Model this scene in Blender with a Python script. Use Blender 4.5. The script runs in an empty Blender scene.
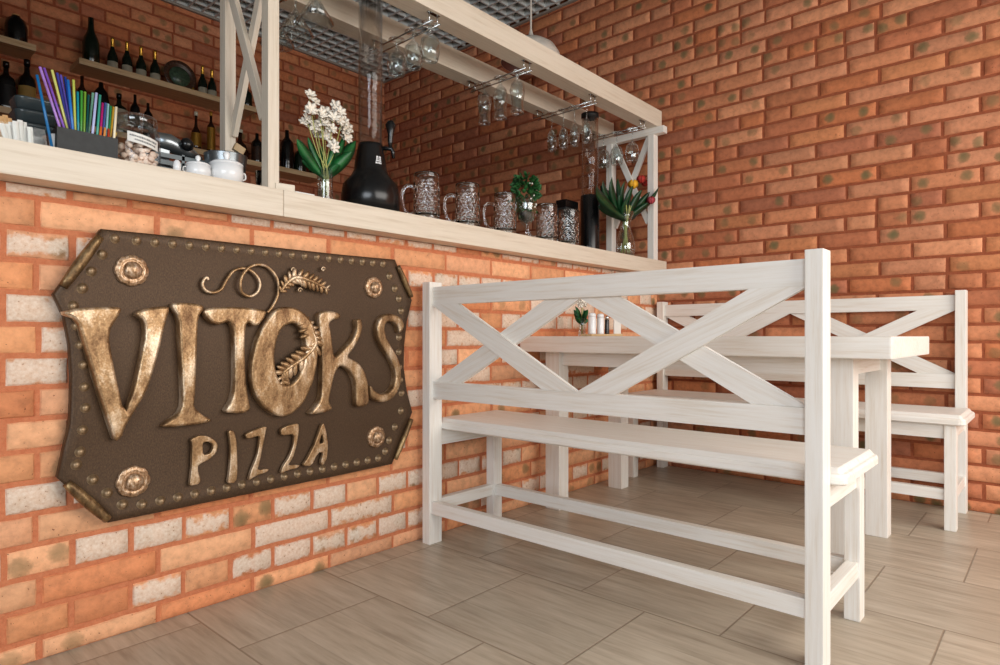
import bpy, bmesh, math, random
from mathutils import Vector, Matrix, noise
R = random.Random(7)
SC = bpy.context.scene
COL = SC.collection
PI = math.pi
# ------------------------------------------------------------------ camera, light, exposure
F_PX = 630.0; EYE = 0.77
YAW = math.atan2(563.0, 630.0)           # +X (along the counter) lies this far right of the view axis
CA, SA = math.cos(YAW), math.sin(YAW)
cam = bpy.data.cameras.new('camera'); camo = bpy.data.objects.new('camera', cam); COL.objects.link(camo)
cam.sensor_width = 36; cam.lens = F_PX / 1000 * 36; cam.shift_y = 0.0035; cam.clip_start = 0.05
camo.location = (0, 0, EYE)
camo.rotation_euler = (PI / 2, 0, YAW - PI / 2)
SC.camera = camo
SC.view_settings.view_transform = 'Standard'; SC.view_settings.look = 'None'
SC.view_settings.exposure = 0.0; SC.view_settings.gamma = 1; SC.view_settings.use_curve_mapping = False
W = bpy.data.worlds.new('world'); SC.world = W; W.use_nodes = True
W.node_tree.nodes['Background'].inputs[0].default_value = (0.92, 0.96, 1.0, 1)
W.node_tree.nodes['Background'].inputs[1].default_value = 0.08
def area(name, loc, target, sx, sy, power, col):
    l = bpy.data.lights.new(name, 'AREA'); l.shape = 'RECTANGLE'; l.size = sx; l.size_y = sy; l.energy = power; l.color = col
    o = bpy.data.objects.new(name, l); COL.objects.link(o); o.location = loc
    o.rotation_euler = (Vector(target) - Vector(loc)).to_track_quat('-Z', 'Y').to_euler()
    return o
area('window_light_west', (-1.9, -1.1, 1.5), (1.4, 0.2, -0.1), 2.2, 1.7, 92, (0.86, 0.93, 1.0))
area('window_light_south', (1.9, -1.7, 1.6), (2.1, 0.7, -0.1), 3.0, 1.8, 98, (1.0, 0.95, 0.885))

# ------------------------------------------------------------------ measuring helpers (pixel -> point on a real plane)
def on_y(px, py, Y):
    r = (px - 500) / F_PX; F = Y / (SA - CA * r)
    return Vector((F * (CA + SA * r), Y, EYE + (336 - py) / F_PX * F))
def on_x(px, py, X):
    r = (px - 500) / F_PX; F = X / (CA + SA * r)
    return Vector((X, F * (SA - CA * r), EYE + (336 - py) / F_PX * F))

# ------------------------------------------------------------------ materials
def lin(c):
    return tuple(((v / 255) / 12.92 if v / 255 <= 0.04045 else ((v / 255 + 0.055) / 1.055) ** 2.4) for v in c) + (1,)
class NT:
    def __init__(s, name):
        s.m = bpy.data.materials.new(name); s.m.use_nodes = True; s.t = s.m.node_tree; s.n = s.t.nodes
        s.p = s.n['Principled BSDF']; s.out = s.n['Material Output']
    def new(s, t, **k):
        n = s.n.new(t)
        for a, b in k.items(): setattr(n, a, b)
        return n
    def l(s, a, b): s.t.links.new(a, b)
    def math(s, op, a, b=None, c=None):
        n = s.new('ShaderNodeMath', operation=op)
        for i, v in enumerate((a, b, c)):
            if v is None: continue
            if isinstance(v, (int, float)): n.inputs[i].default_value = v
            else: s.l(v, n.inputs[i])
        return n.outputs[0]
    def noise(s, vec, scale, detail=3, rough=0.5):
        n = s.new('ShaderNodeTexNoise'); n.inputs['Scale'].default_value = scale; n.inputs['Detail'].default_value = detail
        n.inputs['Roughness'].default_value = rough
        if vec is not None: s.l(vec, n.inputs['Vector'])
        return n.outputs[0]
    def ramp(s, fac, stops):
        n = s.new('ShaderNodeValToRGB'); e = n.color_ramp.elements
        while len(e) < len(stops): e.new(0.5)
        for i, (p, c) in enumerate(stops): e[i].position = p; e[i].color = c
        s.l(fac, n.inputs[0]); return n.outputs[0]
    def mix(s, fac, a, b, mode='MIX'):
        n = s.new('ShaderNodeMix', data_type='RGBA', blend_type=mode)
        for i, v in ((0, fac), (6, a), (7, b)):
            if isinstance(v, (int, float, tuple)): n.inputs[i].default_value = v
            else: s.l(v, n.inputs[i])
        return n.outputs[2]
    def bump(s, h, strength=0.3, dist=0.01):
        n = s.new('ShaderNodeBump'); n.inputs['Strength'].default_value = strength; n.inputs['Distance'].default_value = dist
        s.l(h, n.inputs['Height']); s.l(n.outputs[0], s.p.inputs['Normal']); return n.outputs[0]
    def coord(s, k='Object', scale=None):
        tc = s.new('ShaderNodeTexCoord')
        if scale is None: return tc.outputs[k]
        mp = s.new('ShaderNodeMapping'); mp.inputs['Scale'].default_value = scale; s.l(tc.outputs[k], mp.inputs[0]); return mp.outputs[0]
def g(v): return (v, v, v, 1)
def plain(name, c, rough=0.5, metal=0.0, var=0.08, emit=None, scale=25):
    t = NT(name); t.p.inputs['Roughness'].default_value = rough; t.p.inputs['Metallic'].default_value = metal
    c = lin(c); f = t.noise(t.coord(), scale)
    t.l(t.ramp(f, [(0.3, tuple(x * (1 - var) for x in c[:3]) + (1,)), (0.7, tuple(min(1, x * (1 + var)) for x in c[:3]) + (1,))]), t.p.inputs['Base Color'])
    return t.m
def wood(name, light, dark, rough=0.45, strength=0.12):
    t = NT(name); tc = t.new('ShaderNodeTexCoord'); oi = t.new('ShaderNodeObjectInfo')
    mp = t.new('ShaderNodeMapping'); mp.inputs['Scale'].default_value = (1.6, 34, 34)
    add = t.new('ShaderNodeVectorMath', operation='ADD'); sc = t.new('ShaderNodeVectorMath', operation='SCALE')
    cb = t.new('ShaderNodeCombineXYZ'); t.l(oi.outputs['Random'], cb.inputs[0]); t.l(oi.outputs['Random'], cb.inputs[1])
    t.l(cb.outputs[0], sc.inputs[0]); sc.inputs['Scale'].default_value = 17
    t.l(tc.outputs['Object'], add.inputs[0]); t.l(sc.outputs[0], add.inputs[1]); t.l(add.outputs[0], mp.inputs[0])
    n1 = t.noise(mp.outputs[0], 3.0, 6, 0.65)
    mp2 = t.new('ShaderNodeMapping'); mp2.inputs['Scale'].default_value = (1.0, 5, 5); t.l(add.outputs[0], mp2.inputs[0])
    n2 = t.noise(mp2.outputs[0], 1.6, 3)
    f = t.math('ADD', t.math('MULTIPLY', n1, 0.75), t.math('MULTIPLY', n2, 0.25))
    d, m_, l_ = lin(dark), None, lin(light)
    mid = tuple((a * 0.35 + b * 0.65) for a, b in zip(d, l_))
    t.l(t.ramp(f, [(0.36, d), (0.47, mid), (0.6, l_)]), t.p.inputs['Base Color'])
    t.p.inputs['Roughness'].default_value = rough; t.bump(n1, strength, 0.004); return t.m
M = {}
M['wood'] = wood('whitewashed_wood', (238, 235, 229), (224, 215, 202))
M['cream_wood'] = wood('cream_wood', (224, 212, 194), (208, 193, 172))
M['shelf_wood'] = wood('shelf_wood', (206, 178, 138), (176, 146, 104))
def brick_mat(name):
    t = NT(name)
    def attr(n):
        a = t.new('ShaderNodeAttribute'); a.attribute_name = n; return a
    ac, al, ap, asp = attr('bcol'), attr('bloc'), attr('bprm'), attr('bspt')
    co = t.coord('Object')
    n1 = t.noise(co, 38, 6, 0.62); n2 = t.noise(co, 9, 3); n3 = t.noise(co, 130, 3, 0.6)
    sp = t.new('ShaderNodeSeparateXYZ'); t.l(ap.outputs['Vector'], sp.inputs[0])
    base = t.mix(t.math('MULTIPLY', n1, 0.55), ac.outputs['Color'], g(0.0), 'MIX')
    base = t.mix(1.0, ac.outputs['Color'], t.ramp(n1, [(0.25, g(0.72)), (0.5, g(1.0)), (0.75, (1.18, 1.2, 1.22, 1))]), 'MULTIPLY')
    # smoky round firing spots, up to two on a brick
    def dist(sign):
        v = t.new('ShaderNodeVectorMath', operation='ADD' if sign > 0 else 'SUBTRACT')
        t.l(al.outputs['Vector'], v.inputs[0]); t.l(asp.outputs['Vector'], v.inputs[1])
        ln = t.new('ShaderNodeVectorMath', operation='LENGTH'); t.l(v.outputs[0], ln.inputs[0]); return ln.outputs['Value']
    d = t.math('MINIMUM', dist(-1), t.math('ADD', dist(1), sp.outputs[2]))
    d = t.math('ADD', d, t.math('MULTIPLY', t.math('SUBTRACT', n1, 0.5), 0.02))
    sf = t.ramp(d, [(0.006, g(1)), (0.019, g(0.75)), (0.028, g(0))])
    sf = t.math('MULTIPLY', sf, sp.outputs[1])
    base = t.mix(sf, base, lin((108, 98, 62)))
    # lime wash with a ragged edge
    sl = t.new('ShaderNodeSeparateXYZ'); t.l(al.outputs['Vector'], sl.inputs[0])
    dv = t.math('SUBTRACT', 0.031, t.math('ABSOLUTE', sl.outputs[1]))
    wm = t.math('ADD', t.math('MULTIPLY', dv, 13), t.math('MULTIPLY', n1, 1.1))
    wm = t.math('ADD', wm, t.math('MULTIPLY', n2, 0.5))
    wm = t.math('ADD', wm, t.math('SUBTRACT', sp.outputs[0], 1.0))
    wf = t.ramp(wm, [(0.60, g(0)), (0.78, g(1))])
    wf = t.math('MULTIPLY', wf, 0.82)
    base = t.mix(wf, base, t.ramp(n3, [(0.3, lin((212, 186, 162))), (0.7, lin((236, 222, 206)))]))
    pit = t.ramp(n3, [(0.27, g(0)), (0.33, g(1))])
    base = t.mix(pit, lin((120, 66, 40)), base)
    t.l(base, t.p.inputs['Base Color']); t.p.inputs['Roughness'].default_value = 0.85
    t.bump(t.math('ADD', n1, t.math('MULTIPLY', n3, 0.4)), 0.55, 0.004)
    return t.m
M['brick'] = brick_mat('fired_brick')
def mortar(name, a, b):
    t = NT(name); co = t.coord(); n = t.noise(co, 60, 5, 0.7)
    t.l(t.ramp(n, [(0.3, lin(a)), (0.7, lin(b))]), t.p.inputs['Base Color']); t.p.inputs['Roughness'].default_value = 0.95
    t.bump(n, 0.8, 0.006); return t.m
M['mortar'] = mortar('terracotta_mortar', (186, 106, 70), (206, 130, 90))
M['mortar_wall'] = mortar('rust_mortar', (138, 70, 42), (160, 88, 56))
def floor_mat():
    t = NT('wood_look_tile'); co = t.coord()
    sp = t.new('ShaderNodeSeparateXYZ'); t.l(co, sp.inputs[0])
    S = 0.4265; X0 = 2.007 - 10 * S
    col = t.math('DIVIDE', t.math('SUBTRACT', sp.outputs[0], X0), S); ci = t.math('FLOOR', col); cf = t.math('FRACT', col)
    off = t.math('MULTIPLY', t.math('MODULO', ci, 2), 0.5)
    row = t.math('ADD', t.math('DIVIDE', t.math('SUBTRACT', sp.outputs[1], 0.445 - 20 * S), S), off); ri = t.math('FLOOR', row); rf = t.math('FRACT', row)
    ed = lambda f: t.math('MINIMUM', f, t.math('SUBTRACT', 1.0, f))
    e = t.math('MINIMUM', ed(cf), ed(rf))
    joint = t.ramp(e, [(0.0032, g(1)), (0.0062, g(0))])
    cb = t.new('ShaderNodeCombineXYZ'); t.l(ci, cb.inputs[0]); t.l(ri, cb.inputs[1])
    wn = t.new('ShaderNodeTexWhiteNoise'); t.l(cb.outputs[0], wn.inputs['Vector'])
    # each tile prints three planks running along Y
    pl = t.math('FLOOR', t.math('MULTIPLY', cf, 3))
    cb2 = t.new('ShaderNodeCombineXYZ'); t.l(t.math('ADD', ci, t.math('MULTIPLY', pl, 0.37)), cb2.inputs[0]); t.l(ri, cb2.inputs[1])
    wn2 = t.new('ShaderNodeTexWhiteNoise'); t.l(cb2.outputs[0], wn2.inputs['Vector'])
    vm = t.new('ShaderNodeVectorMath', operation='ADD'); t.l(co, vm.inputs[0])
    sc = t.new('ShaderNodeVectorMath', operation='SCALE'); t.l(wn2.outputs['Color'], sc.inputs[0]); sc.inputs['Scale'].default_value = 9
    t.l(sc.outputs[0], vm.inputs[1])
    mp = t.new('ShaderNodeMapping'); mp.inputs['Scale'].default_value = (26, 2.4, 1); t.l(vm.outputs[0], mp.inputs[0])
    n = t.noise(mp.outputs[0], 2.2, 6, 0.6)
    mp2 = t.new('ShaderNodeMapping'); mp2.inputs['Scale'].default_value = (9, 1.6, 1); t.l(vm.outputs[0], mp2.inputs[0])
    n2 = t.noise(mp2.outputs[0], 1.6, 4, 0.6)
    f = t.math('ADD', t.math('MULTIPLY', n, 0.6), t.math('MULTIPLY', n2, 0.4))
    c = t.ramp(f, [(0.32, lin((150, 136, 118))), (0.5, lin((176, 162, 143))), (0.7, lin((196, 183, 165)))])
    c = t.mix(1.0, c, t.ramp(wn2.outputs['Value'], [(0, g(0.93)), (1, g(1.05))]), 'MULTIPLY')
    pe = t.math('FRACT', t.math('MULTIPLY', cf, 3)); pj = t.ramp(ed(pe), [(0.006, g(0.86)), (0.014, g(1))])
    c = t.mix(1.0, c, pj, 'MULTIPLY')
    c = t.mix(joint, c, lin((136, 120, 102)))
    t.l(c, t.p.inputs['Base Color'])
    rr = t.ramp(f, [(0.3, g(0.42)), (0.7, g(0.3))]); t.l(rr, t.p.inputs['Roughness'])
    h = t.math('SUBTRACT', t.math('MULTIPLY', n, 0.25), joint); t.bump(h, 0.35, 0.003)
    return t.m
M['floor'] = floor_mat()
def glass(name, tint=(0.93, 0.96, 0.96), gl=1.0, bump=None, base=0.05):
    t = NT(name); t.n.remove(t.p)
    tr = t.new('ShaderNodeBsdfTransparent'); tr.inputs[0].default_value = tint + (1,)
    gs = t.new('ShaderNodeBsdfGlossy'); gs.inputs['Roughness'].default_value = 0.03; gs.inputs[0].default_value = (gl, gl, gl, 1)
    lw = t.new('ShaderNodeLayerWeight'); lw.inputs['Blend'].default_value = 0.35
    f = t.math('ADD', t.math('MULTIPLY', t.math('POWER', lw.outputs['Facing'], 2.0), 0.9), base)
    mx = t.new('ShaderNodeMixShader'); t.l(f, mx.inputs[0]); t.l(tr.outputs[0], mx.inputs[1]); t.l(gs.outputs[0], mx.inputs[2])
    if bump:
        v = t.new('ShaderNodeTexVoronoi'); v.inputs['Scale'].default_value = bump; t.l(t.coord(), v.inputs['Vector'])
        b = t.new('ShaderNodeBump'); b.inputs['Strength'].default_value = 1.0; b.inputs['Distance'].default_value = 0.012
        t.l(v.outputs['Distance'], b.inputs['Height']); t.l(b.outputs[0], gs.inputs['Normal']); t.l(b.outputs[0], lw.inputs['Normal'])
    t.l(mx.outputs[0], t.out.inputs[0]); return t.m
M['glass'] = glass('clear_glass', (0.90, 0.93, 0.93), 1.0, None, 0.085)
def real_glass(name, c=(1, 1, 1), rough=0.0):
    t = NT(name); t.p.inputs['Base Color'].default_value = c + (1,); t.p.inputs['Roughness'].default_value = rough
    t.p.inputs['Transmission Weight'].default_value = 1.0; t.p.inputs['IOR'].default_value = 1.48; return t.m
M['mug_glass'] = real_glass('dimpled_glass', (0.97, 0.98, 0.98), 0.02)
M['thin_glass'] = glass('thin_clear_glass', (0.97, 0.98, 0.98), 0.8, None, 0.015)
M['tube_glass'] = glass('acrylic', (0.94, 0.92, 0.90), 0.9, None, 0.03)
def bronze(name, a, b, c, rough, bump_s, bump_d, sc=30, metal=0.85):
    t = NT(name); co = t.coord('Object'); mp = t.new('ShaderNodeMapping'); mp.inputs['Scale'].default_value = (1, 1, 0.45); t.l(co, mp.inputs[0])
    n = t.noise(mp.outputs[0], sc, 4, 0.6); n2 = t.noise(co, 220, 2)
    f = t.math('ADD', t.math('MULTIPLY', n, 0.8), t.math('MULTIPLY', n2, 0.2))
    t.l(t.ramp(f, [(0.35, lin(a)), (0.5, lin(b)), (0.66, lin(c))]), t.p.inputs['Base Color'])
    t.p.inputs['Metallic'].default_value = metal; t.p.inputs['Roughness'].default_value = rough
    t.bump(n, bump_s, bump_d); return t.m
M['plate'] = bronze('dark_bronze_plate', (64, 46, 31), (76, 56, 38), (92, 70, 48), 0.5, 0.12, 0.002, 420, 0.45)
M['plate_edge'] = bronze('worn_plate_edge', (80, 60, 40), (124, 98, 66), (170, 142, 100), 0.42, 0.6, 0.006, 40, 0.7)
M['letter'] = bronze('hammered_bronze', (104, 74, 48), (168, 134, 96), (232, 210, 182), 0.42, 0.55, 0.010, 20, 0.72)
M['rosette'] = bronze('antique_brass', (120, 88, 60), (184, 148, 114), (230, 208, 184), 0.4, 0.4, 0.002, 150, 0.7)
M['rivet'] = bronze('rivet_metal', (104, 82, 58), (130, 106, 78), (176, 150, 118), 0.42, 0.2, 0.002, 60, 0.5)
M['chrome'] = plain('chrome', (205, 208, 208), 0.16, 1.0)
M['steel'] = plain('brushed_steel', (150, 156, 160), 0.3, 0.9)
M['black'] = plain('black_plastic', (16, 16, 17), 0.25)
M['blackmatte'] = plain('black_box', (34, 37, 38), 0.55, var=0.3, scale=60)
M['blackcap'] = plain('matt_black_cap', (14, 14, 14), 0.6)
M['white'] = plain('white_ceramic', (232, 233, 234), 0.18, var=0.02)
M['paper'] = plain('paper', (226, 224, 218), 0.8, var=0.04)
M['ink'] = plain('ink', (40, 44, 52), 0.7)
M['blue_ink'] = plain('blue_ink', (60, 96, 160), 0.7)
M['grille'] = plain('ceiling_grille', (206, 210, 208), 0.5, var=0.03)
M['void'] = plain('dark_soffit', (20, 20, 22), 0.9)
M['grey_plastic'] = plain('grey_plastic', (112, 122, 126), 0.45)
M['dish'] = plain('dark_dish', (58, 66, 68), 0.15)
M['leaf'] = plain('leaf_green', (24, 92, 44), 0.4, var=0.45, scale=18)
M['leaf_dark'] = plain('leaf_dark_green', (14, 58, 28), 0.4, var=0.5, scale=18)
M['leaf_small'] = plain('small_leaf_green', (38, 92, 42), 0.5, var=0.5, scale=40)
M['stem'] = plain('stem', (168, 170, 96), 0.5)
M['petal'] = plain('white_petal', (240, 232, 218), 0.6, var=0.05)
M['yellow'] = plain('yellow_petal', (236, 176, 40), 0.6)
M['red'] = plain('red_petal', (176, 44, 36), 0.6)
M['pink'] = plain('pink_petal', (170, 60, 70), 0.6)
M['snack'] = plain('pink_snack', (246, 220, 202), 0.7, var=0.10, scale=60)
M['gold'] = plain('gold_foil', (206, 160, 66), 0.3, 0.9)
M['wine_glass_dark'] = plain('dark_green_bottle_glass', (14, 26, 16), 0.12)
M['brown_glass'] = plain('brown_bottle_glass', (44, 22, 12), 0.12)
M['black_glass'] = plain('black_bottle_glass', (12, 12, 12), 0.12)
M['label_white'] = plain('label_white', (206, 200, 178), 0.6)
M['label_yellow'] = plain('label_yellow', (206, 170, 96), 0.6)
M['label_black'] = plain('label_black', (34, 34, 36), 0.5)
M['label_gold'] = plain('label_gold', (198, 150, 62), 0.35, 0.6)
M['label_orange'] = plain('label_orange', (190, 90, 40), 0.6)
M['lamp_white'] = plain('lamp_enamel', (226, 218, 206), 0.4)
M['lamp_dark'] = plain('lamp_inside', (84, 44, 34), 0.5)
M['trim'] = plain('ceiling_edge', (150, 142, 132), 0.6)
M['tan'] = plain('tan_paper', (200, 156, 104), 0.8)
M['plate_green'] = plain('plate_glaze', (64, 84, 66), 0.3, var=0.5, scale=60)
M['plate_brown'] = plain('plate_rim', (70, 46, 32), 0.35, var=0.4, scale=60)
M['soil'] = plain('soil', (30, 20, 14), 0.9)
def straw_mat(name, c): return plain(name, c, 0.3, var=0.03)

# ------------------------------------------------------------------ building helpers
ORG = {}          # world origin of each object (Vector)
def tag(o, label=None, cat=None, group=None, kind=None):
    if label: o['label'] = label
    if cat: o['category'] = cat
    if group: o['group'] = group
    if kind: o['kind'] = kind
    return o
def thing(name, loc, label, cat, group=None):
    o = bpy.data.objects.new(name, None); o.empty_display_size = 0.05; COL.objects.link(o); o.location = loc
    ORG[o.name] = Vector(loc); return tag(o, label, cat, group)
def put(o, parent, origin):
    """origin: world position of the object's own zero"""
    COL.objects.link(o)
    base = ORG[parent.name] if parent else Vector((0, 0, 0))
    if parent: o.parent = parent
    o.location = Vector(origin) - base; ORG[o.name] = Vector(origin)
class MB:
    def __init__(s): s.b = bmesh.new()
    def box(s, lo, hi, bevel=0.0, mi=0):
        m = Matrix.Translation([(a + b) / 2 for a, b in zip(lo, hi)]) @ Matrix.Diagonal([(b - a) for a, b in zip(lo, hi)] + [1])
        r = bmesh.ops.create_cube(s.b, size=1, matrix=m); vs = r['verts']
        for f in {f for v in vs for f in v.link_faces}: f.material_index = mi
        if bevel: bmesh.ops.bevel(s.b, geom=list({e for v in vs for e in v.link_edges}), offset=bevel, segments=2, affect='EDGES', profile=0.7)
        return s
    def lathe(s, prof, c=(0, 0, 0), n=28, M4=None, mi=0):
        """prof: (radius, height) points bottom to top or round a wall"""
        c = Vector(c); rings = []
        for r, z in prof:
            if r < 1e-6: p = Vector((0, 0, z)); rings.append([s.b.verts.new(c + (M4 @ p if M4 else p))])
            else:
                ring = []
                for k in range(n):
                    a = 2 * PI * k / n; p = Vector((r * math.cos(a), r * math.sin(a), z)); ring.append(s.b.verts.new(c + (M4 @ p if M4 else p)))
                rings.append(ring)
        for a, b in zip(rings, rings[1:]):
            for k in range(n):
                k2 = (k + 1) % n
                if len(a) == 1 and len(b) == 1: continue
                if len(a) == 1: f = s.b.faces.new((a[0], b[k2], b[k]))
                elif len(b) == 1: f = s.b.faces.new((a[k], a[k2], b[0]))
                else: f = s.b.faces.new((a[k], a[k2], b[k2], b[k]))
                f.smooth = True; f.material_index = mi
        return s
    def tube(s, pts, r, n=8, mi=0, flat=None, caps=True):
        pts = [Vector(p) for p in pts]; rs = r if isinstance(r, (list, tuple)) else [r] * len(pts)
        up = Vector((0, 0, 1)); rings = []; prev = None
        for i, p in enumerate(pts):
            t = (pts[min(i + 1, len(pts) - 1)] - pts[max(i - 1, 0)]).normalized()
            if prev is None:
                a = Vector((0, 1, 0)) if abs(t.y) < 0.9 else Vector((1, 0, 0)); u = t.cross(a).normalized()
            else: u = (prev - t * prev.dot(t)).normalized()
            prev = u; v = t.cross(u)
            rings.append([s.b.verts.new(p + (u * math.cos(2 * PI * k / n) + v * math.sin(2 * PI * k / n)) * rs[i]) for k in range(n)])
        for a, b in zip(rings, rings[1:]):
            for k in range(n):
                f = s.b.faces.new((a[k], a[(k + 1) % n], b[(k + 1) % n], b[k])); f.smooth = True; f.material_index = mi
        if caps:
            s.b.faces.new(list(reversed(rings[0]))).material_index = mi; s.b.faces.new(rings[-1]).material_index = mi
        return s
    def ball(s, c, r, sc=(1, 1, 1), seg=12, M4=None):
        m = Matrix.Translation(c) @ (M4.to_4x4() if M4 else Matrix.Identity(4)) @ Matrix.Diagonal([r * q for q in sc] + [1])
        rr = bmesh.ops.create_uvsphere(s.b, u_segments=seg, v_segments=max(6, seg // 2), radius=1, matrix=m)
        for f in {f for v in rr['verts'] for f in v.link_faces}: f.smooth = True
        return s
    def leaf(s, p0, p1, w, bend=(0, 0, 0), side=None, n=7, fold=0.25):
        """a blade from p0 to p1, bowed by bend, folded along its midrib, with thickness"""
        p0, p1, bend = Vector(p0), Vector(p1), Vector(bend); d = (p1 - p0)
        sd = Vector(side) if side else d.cross(Vector((R.uniform(-1, 1), R.uniform(-1, 1), 0.3)))
        if sd.length < 1e-6: sd = Vector((1, 0, 0))
        sd.normalize(); nn = d.cross(sd).normalized(); L = []
        for i in range(n + 1):
            t = i / n; c = p0 + d * t + bend * (4 * t * (1 - t)); h = w * (math.sin(PI * min(1, t * 0.93 + 0.05)) ** 0.8) * 0.5
            if i == n: h = w * 0.02
            th = 0.0006
            L.append([s.b.verts.new(c - sd * h + nn * h * fold), s.b.verts.new(c - nn * th), s.b.verts.new(c + sd * h + nn * h * fold), s.b.verts.new(c + nn * th)])
        for a, b in zip(L, L[1:]):
            for k in range(4):
                f = s.b.faces.new((a[k], a[(k + 1) % 4], b[(k + 1) % 4], b[k])); f.smooth = True
        return s
    def build(s, name, mat, parent=None, origin=None, smooth=None):
        me = bpy.data.meshes.new(name)
        org = Vector(origin) if origin is not None else (ORG[parent.name] if parent else Vector((0, 0, 0)))
        bmesh.ops.translate(s.b, verts=s.b.verts, vec=-org)
        bmesh.ops.recalc_face_normals(s.b, faces=s.b.faces)
        s.b.to_mesh(me); s.b.free()
        for m in (mat if isinstance(mat, (list, tuple)) else [mat]): me.materials.append(m)
        o = bpy.data.objects.new(name, me); put(o, parent, org); return o
def board(name, p0, p1, w, t, mat, parent, up=(0, 0, 1), bevel=0.003, label=None):
    """a length of timber from p0 to p1 (centre line); w = size along 'up', t = size across"""
    p0, p1 = Vector(p0), Vector(p1); d = p1 - p0; L = d.length; x = d.normalized()
    y = Vector(up).cross(x).normalized(); z = x.cross(y)
    m = MB(); m.box((-L / 2, -t / 2, -w / 2), (L / 2, t / 2, w / 2), bevel)
    me = bpy.data.meshes.new(name); bmesh.ops.recalc_face_normals(m.b, faces=m.b.faces); m.b.to_mesh(me); m.b.free(); me.materials.append(mat)
    o = bpy.data.objects.new(name, me); put(o, parent, (p0 + p1) / 2)
    o.rotation_euler = Matrix((x, y, z)).transposed().to_euler()
    return o
def copy_thing(root, loc, label, group=None):
    r = root.copy(); COL.objects.link(r); r.location = loc; ORG[r.name] = Vector(loc); r['label'] = label
    if group: r['group'] = group
    for ch in list(root.children):
        c = ch.copy(); COL.objects.link(c); c.parent = r
        for gch in list(ch.children):
            d = gch.copy(); COL.objects.link(d); d.parent = c
    return r

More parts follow.
